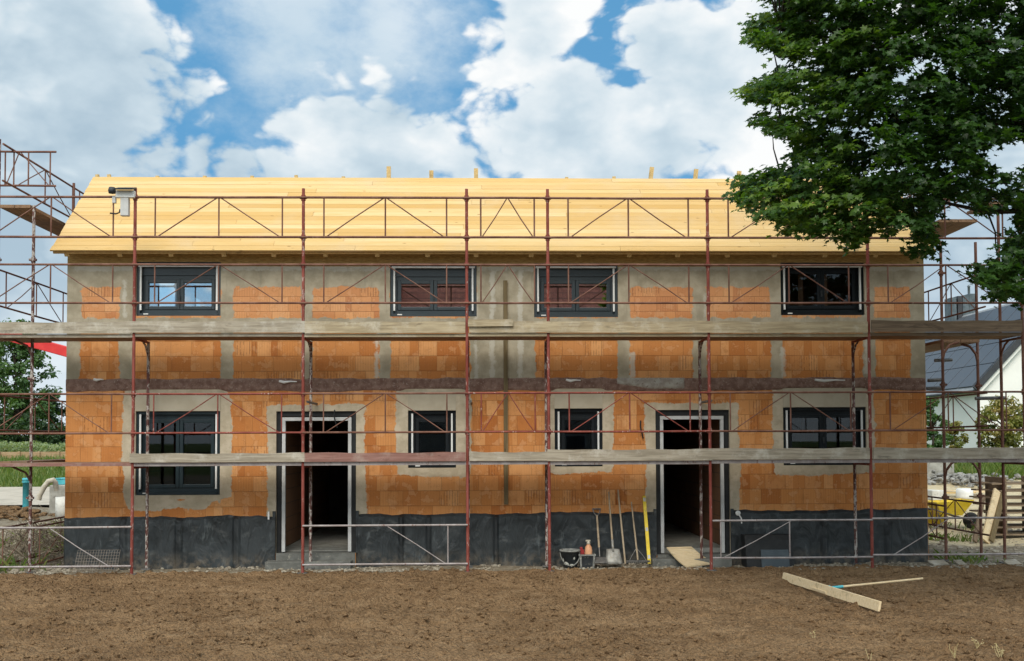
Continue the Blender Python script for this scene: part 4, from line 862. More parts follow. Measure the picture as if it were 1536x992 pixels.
# levelling rake on the soil
e0, e1 = G(1175, 873, .03), G(1320, 920, .03)
for e_ in (e0, e1): e_.z = .02
T = thing('levelling_rake', 'wide wooden levelling rake with a long handle lying on the raked soil', 'rake', (e0 + e1) / 2)
hgt = .115; dd = (e1 - e0).normalized(); back = Vector((-dd.y, dd.x, 0)); back = back if back.y > 0 else -back
MB().obox((e0 + e1) / 2 + Vector((0, 0, hgt / 2 + .03)), (e1 - e0) / 2, back * .014, back * .012 + Vector((0, 0, hgt / 2))).build('blade', 'pale_wood', T, .003)
mid = (e0 + e1) / 2; m0 = mid - dd * .42 + Vector((0, 0, .055)) - back * .022; m1 = mid + dd * .03 + Vector((0, 0, .055)) - back * .022
MB().bar(m0, m1, .020, .035).build('batten', 'pale_wood', T, .003)
ph = mid - dd * .02 + back * .05 + Vector((0, 0, .11)); hend = G(1384, 868, .20)
hdn = (hend - ph); MB().tube([ph, ph + hdn * .14], .019, 10).build('socket', 'cyan_plastic', T)
MB().tube([ph + hdn * .1, ph + hdn * .55, hend], [.015, .014, .014], 10).build('handle', 'pale_wood', T)
MB().tube([ph + Vector((0, .01, .015)), ph - back * .04 + dd * .05], .02, 8).build('bracket', 'cyan_plastic', T)
# wire mesh lying against the left end of the plinth
p0, p1 = P(112, 852, -.55), P(176, 823, -.35); w_ = P(176, 850, -.55).x - p0.x; b = MB()
for i in range(17): x = p0.x + w_ * i / 16; b.tube([(x, -.60, .0), (x, -.42, .34)], .0035, 4, False)
for j in range(9): f = j / 8; b.tube([(p0.x, -.60 + .18 * f, .34 * f + .002), (p0.x + w_, -.60 + .18 * f, .34 * f + .004)], .0035, 4, False)
tag(b.build('wire_mesh', 'wire'), 'rusty welded wire mesh leaning at the lower left corner of the plinth', 'wire mesh')

# ------------------------------------------------------------------ foliage helpers
def leaves(name, C, size, normals, mat, parent=None, shape='maple', seed=0, tone=None):
    rg = np.random.default_rng(seed); n = len(C)
    if shape == 'maple':
        tp = np.array([(0, -.5), (.12, -.22), (.50, -.30), (.36, -.02), (.56, .18), (.24, .20), (.0, .56), (-.24, .20), (-.56, .18), (-.36, -.02), (-.50, -.30), (-.12, -.22)])
    else: tp = np.array([(0, -.5), (.26, -.1), (.2, .25), (0, .5), (-.2, .25), (-.26, -.1)])
    kk = len(tp); fold = -np.abs(tp[:, 0]) * .35 - .12 * tp[:, 1] ** 2
    T3 = np.stack([tp[:, 0], tp[:, 1], fold], -1)
    N_ = normals / np.linalg.norm(normals, axis=1, keepdims=True)
    rnd = rg.normal(size=(n, 3)); U = rnd - (rnd * N_).sum(1, keepdims=True) * N_; U /= np.linalg.norm(U, axis=1, keepdims=True); Vv = np.cross(N_, U)
    sz = np.asarray(size)[:, None, None]
    V = C[:, None] + sz * (T3[None, :, 0:1] * U[:, None] + T3[None, :, 1:2] * Vv[:, None] + T3[None, :, 2:3] * N_[:, None])
    tn = np.repeat(rg.random(n) if tone is None else tone, kk)
    return npmesh(name, V.reshape(-1, 3), np.arange(n * kk).reshape(n, kk), kk, mat, parent, {'tone': tn})
def branch_pts(a, b, n=7, wob=.15, sag=0., rg=random):
    a, b = Vector(a), Vector(b); out = []
    for i in range(n):
        f = i / (n - 1); w = wob * math.sin(math.pi * f); out.append(a.lerp(b, f) + Vector((rg.uniform(-w, w), rg.uniform(-w, w), rg.uniform(-w, w) + sag * math.sin(math.pi * f))))
    return out

# big maple overhanging from the right
TX, TY = 9.3, -5.2
MT = thing('maple_tree', 'large dark green maple tree overhanging the scaffold from the right', 'tree', (TX, TY, 0))
rg = np.random.default_rng(5)
OUT = [(1145, -60), (1165, 20), (1122, 30), (1130, 60), (1172, 78), (1190, 96), (1150, 115), (1116, 130), (1122, 150), (1175, 158), (1185, 166), (1133, 175), (1140, 190), (1190, 212), (1196, 232), (1160, 250), (1100, 270), (1097, 292), (1118, 310), (1150, 325), (1185, 350), (1215, 358),
       (1250, 345), (1262, 365), (1275, 375), (1300, 358), (1335, 350), (1358, 328), (1375, 350), (1362, 378), (1392, 385), (1420, 345), (1445, 305), (1465, 305), (1490, 335), (1500, 365), (1520, 390), (1470, 400), (1452, 420), (1480, 440), (1536, 445), (1750, 470), (1950, 300), (1990, -100), (1800, -420), (1450, -480), (1220, -300)]
GAPS = [(1395, 95, 34, 16), (1352, 118, 22, 10), (1470, 30, 40, 7), (1500, 75, 20, 12), (1515, 238, 46, 30), (1428, 328, 36, 28), (1490, 282, 16, 10), (1510, 330, 20, 30), (1300, 205, 12, 8), (1240, 200, 10, 7), (1185, 165, 16, 12), (1180, 235, 14, 10), (1330, 145, 14, 8), (1290, 110, 8, 6), (1410, 250, 10, 6), (1345, 305, 16, 6), (1500, 225, 20, 10), (1445, 410, 12, 40), (1475, 370, 20, 10)]
poly = np.array(OUT, float)
def inside(x, y):
    r = np.zeros(len(x), bool); j = len(poly) - 1
    for i in range(len(poly)):
        xi, yi = poly[i]; xj, yj = poly[j]
        r ^= ((yi > y) != (yj > y)) & (x < (xj - xi) * (y - yi) / (yj - yi + 1e-9) + xi); j = i
    return r
cp = []
while len(cp) < 4000:
    x = rg.uniform(1095, 1990, 4000); y = rg.uniform(-480, 470, 4000); ok = inside(x, y)
    for (gx_, gy_, a_, b__) in GAPS: ok &= (((x - gx_) / a_) ** 2 + ((y - gy_) / b__) ** 2 > 1) | (rg.random(4000) < .02)
    ok &= (x < 1560) & (y > -60) | (rg.random(4000) < .45)
    cp += list(zip(x[ok], y[ok]))
cp = np.array(cp[:4000])
sprays = []
for (px, py) in cp:
    dep = rg.uniform(-1, 1); y = TY - .9 + dep * (1.1 if px < 1300 else 1.6)
    p = P(px, py, y); sprays.append((p, px, py))
LC, LN, LS, LT = [], [], [], []
for (p, px, py) in sprays:
    nl = rg.integers(19, 36); out = Vector((-1 if px < 1320 else rg.uniform(-.6, .6), rg.uniform(-.8, .8), -.25)); out.normalize()
    ln = rg.uniform(.14, .34); tt = rg.random(nl)
    base_t = rg.uniform(.0, .5) * (1. if px < 1330 else .35) + .55 * float(np.clip((1370 - px) / 230, 0, 1)) * rg.random() ** .8  # lit left side and shaded right interior are put into the leaf tone
    for i in range(nl):
        c_ = np.array(p) + np.array(out) * (tt[i] - .5) * ln + rg.normal(0, .05, 3) * np.array([1, 1, .55])
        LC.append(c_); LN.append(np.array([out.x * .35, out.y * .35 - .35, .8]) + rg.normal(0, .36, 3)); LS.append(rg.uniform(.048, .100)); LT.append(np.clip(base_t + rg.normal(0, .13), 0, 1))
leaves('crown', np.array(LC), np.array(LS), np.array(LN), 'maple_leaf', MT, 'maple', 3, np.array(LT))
b = MB(); b.tube([(TX, TY, -.2), (TX - .05, TY, 1.2), (TX + .05, TY + .05, 2.6), (TX, TY, 4.2), (TX - .1, TY, 6.5), (TX, TY, 9.5)], [.36, .29, .26, .22, .16, .05], 14)
limbs = [((TX, TY, 3.6), P(1360, 300, TY - .6)), ((TX, TY, 4.4), P(1180, 280, TY - .9)), ((TX, TY, 5.0), P(1170, 140, TY - .6)), ((TX, TY, 5.6), P(1170, 40, TY - 1.2)), ((TX, TY, 6.2), P(1300, -160, TY - .6)), ((TX, TY, 4.0), P(1480, 410, TY - 1.2)),
         ((TX, TY, 6.8), (TX + 2.4, TY + .6, 8.5)), ((TX, TY, 5.2), (TX + 2.6, TY - .5, 6.2)), ((TX, TY, 7.2), (TX - 1.5, TY + 1.2, 9.6)), ((TX, TY, 4.8), (TX + .6, TY + 2.0, 6.4))]
tips = []
for (a, e_) in limbs:
    pts = branch_pts(a, e_, 9, .16, .25); b.tube(pts, [.10, .085, .07, .058, .046, .036, .027, .018, .008], 8); tips += pts[2:]
b.build('trunk', 'bark', MT)
b = MB()
for (p, px, py) in sprays[::4]:
    q_ = min(tips, key=lambda t_: (t_ - p).length)
    if (q_ - p).length < .8: b.tube(branch_pts(q_, p, 4, .05, .03), [.013, .010, .007, .003], 5, False)
tw = b.build('twigs', 'bark', MT); tw['kind'] = 'stuff'

def bush_tree(name, label, cat, base, hgt, wid, trunk_h, nclump, nleaf, lsz, mat, seed, group=None, shape='oval', asp=1.):
    rg = np.random.default_rng(seed); T = thing(name, label, cat, base, group); base = np.array(base); C, Nn, Sz, To = [], [], [], []
    tb = MB(); tb.tube([Vector(base) + Vector((0, 0, -.2)), Vector(base) + Vector((.04 * wid, 0, hgt * .35)), Vector(base) + Vector((0, 0, hgt * .8))], [.035 * wid + .02, .025 * wid + .015, .01], 8)
    for i in range(nclump):
        f = rg.random(); zc = trunk_h + (hgt - trunk_h) * f; rad = wid / 2 * math.sin(math.pi * (.12 + .83 * f)) ** .7 if shape == 'oval' else wid / 2 * (1 - f) ** .6
        a = rg.uniform(0, 6.28); rr = rad * math.sqrt(rg.random()) * rg.uniform(.75, 1.12); cc = base + np.array([rr * math.cos(a), rr * math.sin(a), zc])
        if i % 4 == 0: tb.tube(branch_pts(base + np.array([0, 0, zc * .75]), cc, 4, .05 * wid), [.012 * wid + .004, .009 * wid, .006 * wid, .003], 5, False)
        cr = wid * rg.uniform(.07, .14); k_ = nleaf; tone = rg.uniform(.1, .9)
        d_ = rg.normal(size=(k_, 3)); d_ /= np.linalg.norm(d_, axis=1, keepdims=True); pts = cc + d_ * cr * rg.random((k_, 1)) ** .4 * np.array([1.15, 1.15, .8])
        C.append(pts); Nn.append(d_ * .7 + np.array([0, 0, .6]) + rg.normal(0, .4, (k_, 3))); Sz.append(rg.uniform(.7, 1.3, k_) * lsz); To.append(np.clip(tone + rg.normal(0, .15, k_), 0, 1))
    leaves('crown' if 'tree' in name else 'foliage', np.concatenate(C), np.concatenate(Sz), np.concatenate(Nn), mat, T, 'oval', seed, np.concatenate(To)); tb.build('trunk' if 'tree' in name else 'stem', 'bark', T); return T
def on(px, y, dz=0.):
    x = P(px, 700, y).x; return (x, y, float(h_ground(np.array([x]), np.array([y]))[0]) + dz)
# trees beyond the road on the left
bush_tree('broadleaf_tree', 'tall green tree left of the house, nearest the photo edge beyond the road', 'tree', on(20, 52), 8.9, 5.2, 1.0, 150, 60, .27, 'tree_leaf', 1, 'trees beyond the road')
bush_tree('broadleaf_tree', 'lower rounded tree between the tall green tree and the house corner', 'tree', on(74, 54), 4.3, 3.3, .4, 70, 50, .24, 'dark_leaf', 2, 'trees beyond the road')
bush_tree('broadleaf_tree', 'dark tree farther back showing beneath the tall green tree', 'tree', on(-25, 58), 8., 6., .5, 110, 50, .28, 'dark_leaf', 3, 'trees beyond the road')
for i, (px, y, hh, ww) in enumerate(((5, 48.5, 2.6, 3.1), (48, 49, 2.8, 3.3), (92, 49.5, 2.2, 2.7))):
    bush_tree('bush', ['dark bush under the tall tree at the photo edge', 'dark bush behind the scaffold post left of the house', 'dark bush right beside the left house corner'][i], 'bush', on(px, y), hh, ww, .1, 50, 45, .2, 'dark_leaf', 10 + i, 'dark bushes beyond the road')
# timber wall with pale plants
z0w = on(40, 42)[2]; a, c_ = P(-60, 690, 42), P(118, 690, 42); zt_ = P(40, 678, 42).z
b = MB(); b.box(a.x, c_.x, 42, 42.2, z0w - .3, zt_)
for i in range(7): x = a.x + (c_.x - a.x) * i / 6; b.box(x - .06, x + .06, 41.9, 42, z0w - .3, zt_ + .03)
tag(b.build('retaining_wall', 'timber_wall'), 'low brown timber retaining wall beyond the road on the left', 'wall')
rgp = np.random.default_rng(9); n = 3200; x = rgp.uniform(a.x, c_.x, n); y = rgp.uniform(42.3, 44.5, n); hump = .5 + .5 * vn(x * .9, y * .6, 4)
C = np.stack([x, y, zt_ - .1 + rgp.random(n) * .75 * hump], -1)
o = leaves('ground_cover', C, rgp.uniform(.1, .22, n), rgp.normal(0, 1, (n, 3)) + np.array([0, -.3, .8]), 'pale_plant', None, 'oval', 4); tag(o, 'pale green ground cover growing along the top of the timber wall', 'plants', None, 'stuff')
b = MB(); b.box(a.x, c_.x, 42.2, 45.5, z0w - .3, zt_ - .06); tag(b.build('bank_terrace', 'ground'), kind='structure')
# road behind the left side
rp = []
rx = np.linspace(-60, -5.2, 40); ry = np.linspace(17., 31.5, 16); RX, RY = np.meshgrid(rx, ry); RZ = h_ground(RX, RY) * 0 + .075 + .0 * RX
tag(npmesh('road', np.stack([RX, RY, RZ], -1).reshape(-1, 3), quad(np.arange(RX.size).reshape(RX.shape)), 4, 'road_grey', smooth=True), kind='structure')
def blades(name, x, y, hgt, mat, label, cat, seed, wd=.02, lean_=.35):
    rg = np.random.default_rng(seed); n = len(x); z = h_ground(x, y); a = rg.uniform(0, 6.28, n); dx_ = np.stack([np.cos(a), np.sin(a), 0 * a], -1) * wd; tip = np.stack([rg.normal(0, lean_, n) * hgt, rg.normal(0, lean_, n) * hgt, hgt], -1)
    B_ = np.stack([x, y, z - .02], -1); V = np.stack([B_ - dx_, B_ + dx_, B_ + tip * .55 + dx_ * .6 + np.array([0, 0, .04]), B_ + tip], 1)
    o = npmesh(name, V.reshape(-1, 3), np.arange(4 * n).reshape(n, 4), 4, mat, None, {'tone': np.repeat(rg.random(n), 4)}); return tag(o, label, cat, None, 'stuff')
rgp = np.random.default_rng(19); n = 14000
blades('grass', rgp.uniform(-36, -8, n), rgp.uniform(31.6, 42, n), rgp.uniform(.15, .5, n), 'grass_blade', 'green grass bank between the road and the timber wall', 'grass', 1, .035)
n = 9000
blades('grass', rgp.uniform(16.6, 26, n), rgp.uniform(18.5, 22.5, n), rgp.uniform(.2, .6, n) * 1., 'grass_blade', 'tall green grass on the bank in front of the white house', 'grass', 2, .03)
n = 5200; x = np.concatenate([rgp.uniform(-10.5, -7.0, n)]); y = rgp.uniform(-.6, 12, n); kp = fbm(x * 1.1, y * .8, 3, 66) > rgp.uniform(.40, .60, n)
blades('weeds', x[kp], y[kp], rgp.uniform(.06, .28, n)[kp], 'grass_blade', 'patchy weeds on the rubble left of the house', 'weeds', 3, .012, .6)
n = 4000; x = rgp.uniform(7.8, 11.5, n); y = rgp.uniform(-.4, 7, n); kp = fbm(x * 1.1, y * .8, 3, 67) > rgp.uniform(.42, .62, n)
blades('weeds', x[kp], y[kp], rgp.uniform(.05, .22, n)[kp], 'grass_blade', 'patchy weeds on the ground right of the house', 'weeds', 4, .012, .6)
# brush pile, stones and rubble left of the house
b = MB(); rr = random.Random(3)
for i in range(560):
    x = rr.gauss(-7.75, .55); y = rr.uniform(.1, 2.4); hh = max(.05, .62 - abs(x + 7.6) * .32) * rr.random(); l = rr.uniform(.25, .75); a_ = rr.uniform(0, 6.28); s_ = rr.uniform(-.45, .6)
    p = Vector((x, y, .02 + hh)); e_ = p + Vector((math.cos(a_) * l * .75, math.sin(a_) * l * .4, s_ * l)); e_.z = max(e_.z, .03)
    if max(p.x, e_.x) > -7.02 and max(p.y, e_.y) > -.1: continue
    b.tube(branch_pts(p, e_, 4, .05, .03, rr), [.009, .007, .006, .003], 4, False)
tag(b.build('brush_pile', 'twig'), 'tangled heap of dry twigs at the lower left corner of the house', 'brush pile', None, 'stuff')
n = 4500; x = rgp.uniform(-12, -7.05, n); y = rgp.uniform(-.9, 13, n); s_ = .012 + .06 * rgp.random(n) ** 4
rocks('loose_stones', np.stack([x, y, h_ground(x, y) + s_ * .2], -1), s_, 'stone', .65, 8, 'stuff', 'pale loose stones on the ground left of the house', 'stones')
n = 500; x = rgp.normal(-13.9, .6, n); y = rgp.normal(12.6, .6, n); s_ = .05 + .10 * rgp.random(n) ** 2
rocks('clay_heap', np.stack([x, y, h_ground(x, y) + .22 * rgp.random(n) * np.exp(-((x + 13.9) / 1.2) ** 2)], -1), s_, 'soil', .6, 9, 'stuff', 'dark heap of dug clay lumps behind the blue pipe', 'earth heap')
n = 900; x = rgp.uniform(7.75, 14, n); y = rgp.uniform(-.9, 10, n); s_ = .012 + .06 * rgp.random(n) ** 4
rocks('loose_stones', np.stack([x, y, h_ground(x, y) + s_ * .2], -1), s_, 'stone', .65, 12, 'stuff', 'loose stones and scraps on the ground right of the house', 'stones')
n = 320; x = rgp.normal(P(1445, 700, 18).x, .7, n); y = rgp.normal(18., .5, n); s_ = .04 + .10 * rgp.random(n) ** 2
rocks('gravel_heap', np.stack([x, y, h_ground(x, y) + .25 * rgp.random(n)], -1), s_, 'gravel_grey', .7, 13, 'stuff', 'grey gravel heap below the grass bank', 'gravel')
# drain pipe, hose and boxes on the left
c_ = Vector(on(40, 13.6)); z1_ = P(40, 717, 13.6).z
T = thing('drain_pipe', 'turquoise plastic pipe standing upright left of the house', 'pipe', c_)
MB().lathe(c_ + Vector((0, 0, -.1)), [(.10, 0), (.10, z1_ - c_.z - .0), (.115, z1_ - c_.z), (.115, z1_ - c_.z + .09), (.095, z1_ - c_.z + .1), (.09, z1_ - c_.z - .2), (0, z1_ - c_.z - .2)], 20).build('barrel', 'cyan_plastic', T)
MB().lathe(c_ + Vector((0, 0, z1_ - c_.z - .14)), [(.12, 0), (.125, .01), (.125, .03), (.12, .04)], 20).build('collar', 'cyan_plastic', T)
pts = [P(58, 750, 12.6), P(60, 742, 12.6), P(66, 731, 12.6), P(73, 722, 12.6), P(80, 720, 12.6), P(83, 724, 12.7), P(85, 735, 12.8)]
tag(MB().tube(pts, .075, 10).build('drain_hose', 'pale_hose'), 'pale curved drain hose rising beside the turquoise pipe', 'hose')
a, c_ = P(88, 717, 14), P(104, 727, 14); T = thing('plastic_box', 'turquoise box on the pale block at the left house corner', 'box', ((a.x + c_.x) / 2, 14, c_.z))
MB().box(a.x, c_.x + .4, 13.8, 14.3, c_.z, a.z - .03).build('body', 'cyan_plastic', T, .02); MB().box(a.x - .02, c_.x + .42, 13.78, 14.32, a.z - .03, a.z).build('lid', 'cyan_plastic', T, .01)
a = P(82, 730, 14); MB_ = MB(); MB_.box(a.x, a.x + 1.2, 13.6, 14.5, 0, c_.z); tag(MB_.build('concrete_block', 'concrete', None, .03), 'long weathered concrete block carrying the turquoise box', 'concrete block')
a, c_ = P(86, 743, 12), P(108, 764, 12); b = MB(); b.lathe(Vector(((a.x + c_.x) / 2, 12, float(h_ground(np.array([a.x]), np.array([12.]))[0]))), [(0, 0), (.24, 0), (.24, a.z), (.20, a.z), (.20, .1), (0, .1)], 22); tag(b.build('concrete_ring', 'pale_concrete'), 'pale concrete ring on the ground at the left house corner', 'concrete ring')
# telehandler behind the house, red boom raised to the left
yt_ = 12.; s0 = P(50, 514, yt_); s1 = P(101, 528, yt_); dv = (s1 - s0).normalized()
piv = s1 + dv * ((-4.2 - s1.x) / dv.x); tip = s0 - dv * 5.0
T = thing('telehandler', 'red boom of a lifting machine sticking out behind the left house corner', 'telehandler', (piv.x, yt_, 0))
MB().bar(piv, s0 - dv * 1.2, .30, .29).build('boom', 'red_paint', T, .02); MB().bar(s0 - dv * 1.1, tip, .26, .27).build('boom_extension', 'red_paint', T, .02)
bd = MB(); bd.box(piv.x - 4.2, piv.x + .5, yt_ - .9, yt_ + .9, .6, 1.2); bd.box(piv.x - .6, piv.x + .4, yt_ - .5, yt_ + .5, 1.2, piv.z + .1); bd.build('chassis', 'red_paint', T, .05)
cb = MB(); cb.box(piv.x - 2.9, piv.x - 1.4, yt_ + .25, yt_ + 1.0, 1.2, 2.5); cb.build('cab', 'anthracite', T, .08)
for (dx_, sg) in ((-3.6, -1), (-3.6, 1), (-.2, -1), (-.2, 1)):
    MB().lathe((piv.x + dx_, yt_ + sg * .95, .58), [(.0, -.2), (.3, -.2), (.55, -.19), (.6, -.12), (.6, .12), (.55, .19), (.3, .2), (0, .2)], 22, 'y').build('wheel', 'black_rubber', T)
fk = MB()
for sg in (-.35, .35): fk.bar(tip + Vector((0, sg, -.6)), tip + Vector((-1.1, sg, -.6)), .1, .05)
fk.bar(tip + Vector((0, -.5, -.4)), tip + Vector((0, .5, -.4)), .1, .5); fk.bar(tip + Vector((.05, 0, .05)), tip + Vector((0, 0, -.5)), .2, .2, (0, 1, 0)); fk.build('fork', 'dark_metal', T)

# ------------------------------------------------------------------ right side: neighbour house and clutter
NH = thing('white_house', 'white gabled house with solar panels on its grey roof at the right', 'house', (30, 42, 1.3))
ny0, ny1 = 37.5, 60.; c0 = P(1462, 588, ny0); nx0 = c0.x; nze = c0.z; slope = 1.05; hw = 5.1; nx1 = nx0 + 2 * hw; nzr = nze + hw * slope
b = MB(); b.prism([(nx0 + .35, ny0 + .3, .6), (nx1 - .35, ny0 + .3, .6), (nx1 - .35, ny0 + .3, nze + .1), (nx0 + hw, ny0 + .3, nzr - .3), (nx0 + .35, ny0 + .3, nze + .1)], (0, ny1 - ny0 - .6, 0)); b.build('wall', 'house_white', NH)
mottled('roof_rail', (.22, .23, .24), (.28, .29, .30), 3, .6, bump=.05)
def slab_roof(x_e, x_r, nm):
    b = MB(); sgn = 1 if x_r > x_e else -1; n_ = Vector((-slope * sgn, 0, 1)).normalized()
    a, c_ = Vector((x_e, ny0, nze)), Vector((x_r, ny0, nzr)); b.prism([a, c_, c_ + Vector((0, 0, .18)), a + n_ * .13], (0, ny1 - ny0, 0)); return b.build(nm, 'roof_rail' if sgn > 0 else 'verge_dark', NH)
rfo = slab_roof(nx0, nx0 + hw, 'roof'); slab_roof(nx1, nx0 + hw, 'roof')
MB().bar(Vector((nx0 + .1, ny0 + .03, nze - .06)), Vector((nx0 + hw, ny0 + .03, nzr - .06)), .06, .34).build('bargeboard', 'house_white', NH)
MB().bar(Vector((nx0 - .02, ny0 - .07, nze + .14)), Vector((nx0 + hw, ny0 - .07, nzr + .14)), .12, .34).build('verge', 'verge_dark', NH)
MB().tube([(nx0 - .05, ny0, nze + .02), (nx0 - .05, ny1, nze + .02)], .07, 8).build('gutter', 'verge_dark', NH)
sd = Vector((1, 0, slope)).normalized(); nn = Vector((-slope, 0, 1)).normalized(); SLn = hw * math.hypot(1, slope)
for r_ in range(4):
    for c_ in range(12):
        y0 = ny0 + .35 + c_ * 1.78; q0 = Vector((nx0, y0, nze)) + nn * .19 + sd * (.25 + r_ * 1.75)
        MB().obox(q0 + sd * .86 + Vector((0, .87, 0)), sd * .845, Vector((0, .855, 0)), nn * .018).build('solar_panel', 'solar', rfo)
cx0 = P(1437, 470, 50.).x
for (dx_, w_, h_, mt) in ((-.62, .34, 1.35, 'chimney_metal'), (-.2, .30, 1.45, 'verge_dark'), (.18, .40, 1.5, 'chimney_metal'), (.62, .44, 1.6, 'chimney_metal')):
    MB().box(nx0 + hw + dx_ - w_ / 2, nx0 + hw + dx_ + w_ / 2, 49.6, 50.6, nzr - .5, nzr + h_).build('chimney', mt, rfo)
MB().lathe((nx0 + hw + .62, 50.1, nzr + 1.6), [(.08, 0), (.08, .5), (.12, .55), (0, .62)], 10).build('flue', 'chimney_metal', rfo)
wb = MB()
for (px, py, w_) in ((1395, 658, 20), (1432, 658, 26)): p0 = P(px - w_ / 2, py - 7, ny0 - 3); p1 = P(px + w_ / 2, py + 5, ny0 - 3)
bush_tree('shrub', 'yellowish green shrub in front of the white gable wall', 'shrub', on(1505, 30), 2.6, 2.5, .2, 95, 60, .15, 'shrub_leaf', 21, 'shrubs before the white house')
bush_tree('shrub', 'dark green shrub by the white wall next to the right house corner', 'shrub', on(1399, 31), 2.6, 1.6, .2, 70, 60, .15, 'tree_leaf', 22, 'shrubs before the white house')
bush_tree('shrub', 'low rusty green shrub between the two taller shrubs', 'shrub', on(1432, 32), 1.5, 1.6, .1, 40, 45, .14, 'shrub_leaf', 23, 'shrubs before the white house')
b = MB(); a, c_ = P(1386, 692, 19), P(1432, 713, 19); b.box(a.x - .3, c_.x, 19, 19.5, .5, a.z + .25); tag(b.build('concrete_wall', 'concrete', None, .03), 'short grey concrete wall at the foot of the bank behind the house', 'wall')
for i, (px, w_, py, lab) in enumerate(((1404, 22, 735, 'white foil-wrapped pallet stack nearest the right house corner'), (1446, 24, 733, 'white cylindrical bag standing behind the yellow wheelbarrow'))):
    c_ = Vector(on(px, 12.5)); rr_ = w_ / 52.4 / 2; z1_ = P(px, py, 12.5).z - c_.z
    if i == 0:
        T = MB(); T.box(c_.x - rr_, c_.x + rr_ * .1, 12.3, 12.8, c_.z, c_.z + z1_); T.box(c_.x + rr_ * .12, c_.x + rr_, 12.35, 12.75, c_.z, c_.z + z1_ * .96); tag(T.build('pallet_stack', 'pale_concrete', None, .03), lab, 'building blocks')
    else: tag(MB().lathe(c_, [(0, 0), (rr_, 0), (rr_ * 1.04, .1), (rr_ * 1.02, z1_ * .6), (rr_, z1_ * .93), (rr_ * .8, z1_), (0, z1_)], 20).build('mortar_bag', 'white_plastic'), lab, 'bag')
# wheelbarrow
c_ = Vector(on(1424, 6.4)); T = thing('wheelbarrow', 'yellow wheelbarrow behind the scaffold right of the house', 'wheelbarrow', c_)
tray = MB(); zb_, zt_ = .32, .62
o4 = [(-.30, -.22, zb_), (.18, -.22, zb_), (.18, .22, zb_), (-.30, .22, zb_), (-.45, -.32, zt_), (.42, -.32, zt_ + .05), (.42, .32, zt_ + .05), (-.45, .32, zt_)]
tray.add([c_ + Vector(v) for v in o4], [(3, 2, 1, 0), (0, 1, 5, 4), (1, 2, 6, 5), (2, 3, 7, 6), (3, 0, 4, 7)]); o = tray.build('tray', 'yellow_paint', T); s_ = o.modifiers.new('thick', 'SOLIDIFY'); s_.thickness = .015
MB().lathe(c_ + Vector((.48, 0, .19)), [(0, -.04), (.12, -.04), (.18, -.03), (.19, 0), (.18, .03), (.12, .04), (0, .04)], 18, 'y').build('wheel', 'black_rubber', T)
fr = MB()
for sg in (-1, 1): fr.tube([c_ + Vector((.48, sg * .07, .19)), c_ + Vector((.1, sg * .2, .29)), c_ + Vector((-.55, sg * .27, .48)), c_ + Vector((-.85, sg * .28, .52))], .016, 7); fr.tube([c_ + Vector((-.15, sg * .22, .3)), c_ + Vector((-.28, sg * .22, .02)), c_ + Vector((-.38, sg * .22, .38))], .014, 7)
fr.build('frame', 'dark_metal', T)
c_ = Vector(on(1400, 7.4)); b = MB(); b.lathe(c_, [(0, 0), (.22, 0), (.28, .34), (.30, .36), (.26, .34), (.2, .03), (0, .03)], 20); tag(b.build('mortar_tub', 'yellow_paint'), 'yellow mortar tub beside the wheelbarrow at the house corner', 'tub')
# open stack of dark boards with spacers
x0, x1 = P(1476, 780, 4.5).x, P(1476, 780, 4.5).x + 2.4; z0 = on(1500, 4.5)[2]; b = MB()
for r_ in range(8):
    z = z0 + .05 + r_ * .152
    for q_ in (0, 2): y0 = 4.2 + q_ * .32; b.box(x0 + random.uniform(-.05, .05), x1 + random.uniform(-.1, .1), y0, y0 + .24, z, z + .032)
    for xx in (x0 + .3, x0 + 1.1, x0 + 1.9): b.box(xx, xx + .06, 4.22, 5.05, z + .033, z + .151)
tag(b.build('lumber_stack', 'stack_wood'), 'open stack of dark boards on spacers right of the house', 'timber stack')
for (a0_, b0_, mt, w_, lab) in (((1497, 737), (1478, 812), 'pale_wood', .22, 'pale plank leaning on the dark board stack'), ((1475, 745), (1462, 812), 'dark_wood', .10, 'dark narrow plank leaning left of the pale plank'), ((1504, 742), (1487, 812), 'slat_wood', .12, 'brown plank leaning right of the pale plank')):
    a = P(*a0_, 4.05); e_ = P(*b0_, 3.4); e_.z = max(on(b0_[0], 3.4)[2] + .01, .02); tag(MB().bar(a, e_, w_, .035, (0, 1, .3)).build('plank', mt), lab, 'plank', 'planks leaning on the board stack')
for i, (a0_, b0_, y0_, mt, lab) in enumerate((((1386, 722), (1478, 722), 14.2, 'pale_wood', 'long pale plank lying on the sand, farthest of the flat planks'), ((1420, 714), (1478, 738), 13.3, 'yellowed_wood', 'greyish plank lying slantwise over the sand'), ((1388, 729), (1462, 731), 12.9, 'rafter_wood', 'yellow plank lying flat in front of the slanting plank'))):
    a = Vector(on(a0_[0], y0_ + .3)); e_ = Vector(on(b0_[0], y0_ - (.9 if i == 1 else .0))); a.z += .13; e_.z += .13; tag(MB().bar(a, e_, .18, .05).build('plank', mt), lab, 'plank', 'planks lying on the sand')
for i, (px, py, w_, lab) in enumerate(((1408, 843, 26, 'pale board scrap lying by the right corner of the plinth'), (1440, 847, 14, 'small pale board scrap between two larger scraps'), (1518, 847, 24, 'pale board scrap lying at the right edge of the soil'))):
    c_ = P(px, py, -.5); c_.z = .05; l = w_ / 92 / 2; MB().obox(c_, (l, .03, .0), (-.02, .07, .03), (0, 0, .012)).build('board_scrap', 'grey_wood'); o = COL.objects[-1]; tag(o, lab, 'board scrap', 'board scraps by the scaffold')
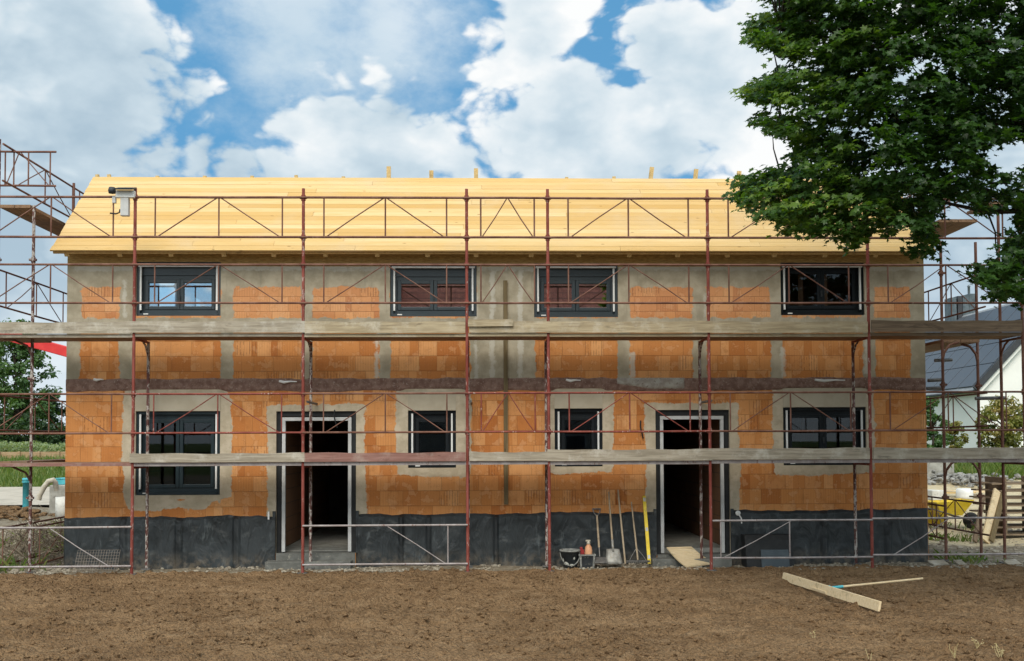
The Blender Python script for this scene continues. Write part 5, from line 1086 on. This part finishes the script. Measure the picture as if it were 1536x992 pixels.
# dry weeds sticking up near the camera
for i, (px, py, h_, lab) in enumerate(((1304, 988, .17, 'single dry straw stalk nearest the middle of the soil edge'), (1432, 990, .2, 'dry straw tuft with a bent stalk in the near soil'), (1500, 985, .2, 'seedy dry weed tuft closest to the right photo edge'), (1222, 960, .10, 'tiny dry weed on the soil left of the straw stalks'), (1465, 972, .16, 'thin dry weed just behind the bent straw tuft'))):
    c_ = G(px, py, .02); c_.z = soil_z(c_.x, c_.y) - .01; rr = random.Random(i); b = MB()
    for s in range(2 + i % 3 * 2):
        e_ = c_ + Vector((rr.uniform(-.05, .05), rr.uniform(-.04, .04), h_ * rr.uniform(.4, .75))); b.tube(branch_pts(c_, e_, 4, .012, 0, rr), [.0035, .003, .0025, .0015], 4, False)
        if i >= 2:
            for z in range(4): f = e_ + Vector((rr.uniform(-.02, .02), rr.uniform(-.02, .02), rr.uniform(-.03, .01))); b.lathe(f, [(0, -.006), (.006, 0), (0, .006)], 5)
    tag(b.build('dry_weed', 'straw'), lab, 'weed', 'dry weeds in the soil')
# house across the street, behind the photographer; it is mirrored in the upper middle windows
OH = thing('street_house', 'red tiled house mirrored in the middle upper window panes', 'house', (0, -52, 0))
b = MB(); b.prism([(-11, -58, 0), (-11, -46, 0), (-11, -46, 7.0), (-11, -52, 12.6), (-11, -58, 7.0)], (20, 0, 0)); b.build('wall', 'wall_plaster_far', OH)
b = MB(); b.prism([(-11.5, -45.4, 6.5), (-11.5, -52, 12.9), (-11.5, -58.6, 6.5), (-11.5, -58.6, 6.8), (-11.5, -52, 13.2), (-11.5, -45.4, 6.8)], (21, 0, 0)); rf_ = b.build('roof', 'red_tiles', OH)
MB().box(-6, -5.2, -50.5, -49.7, 10, 14).build('chimney', 'red_tiles', rf_)
for x in (-9, -5.5, -2, 1.5, 5):
    for z in (1.1, 4.2): f = MB().box(x, x + 1.3, -46.02, -45.95, z, z + 1.4).build('window', 'white_plastic', OH); MB().box(x + .1, x + 1.2, -45.95, -45.94, z + .1, z + 1.3).build('pane', 'solar', f)
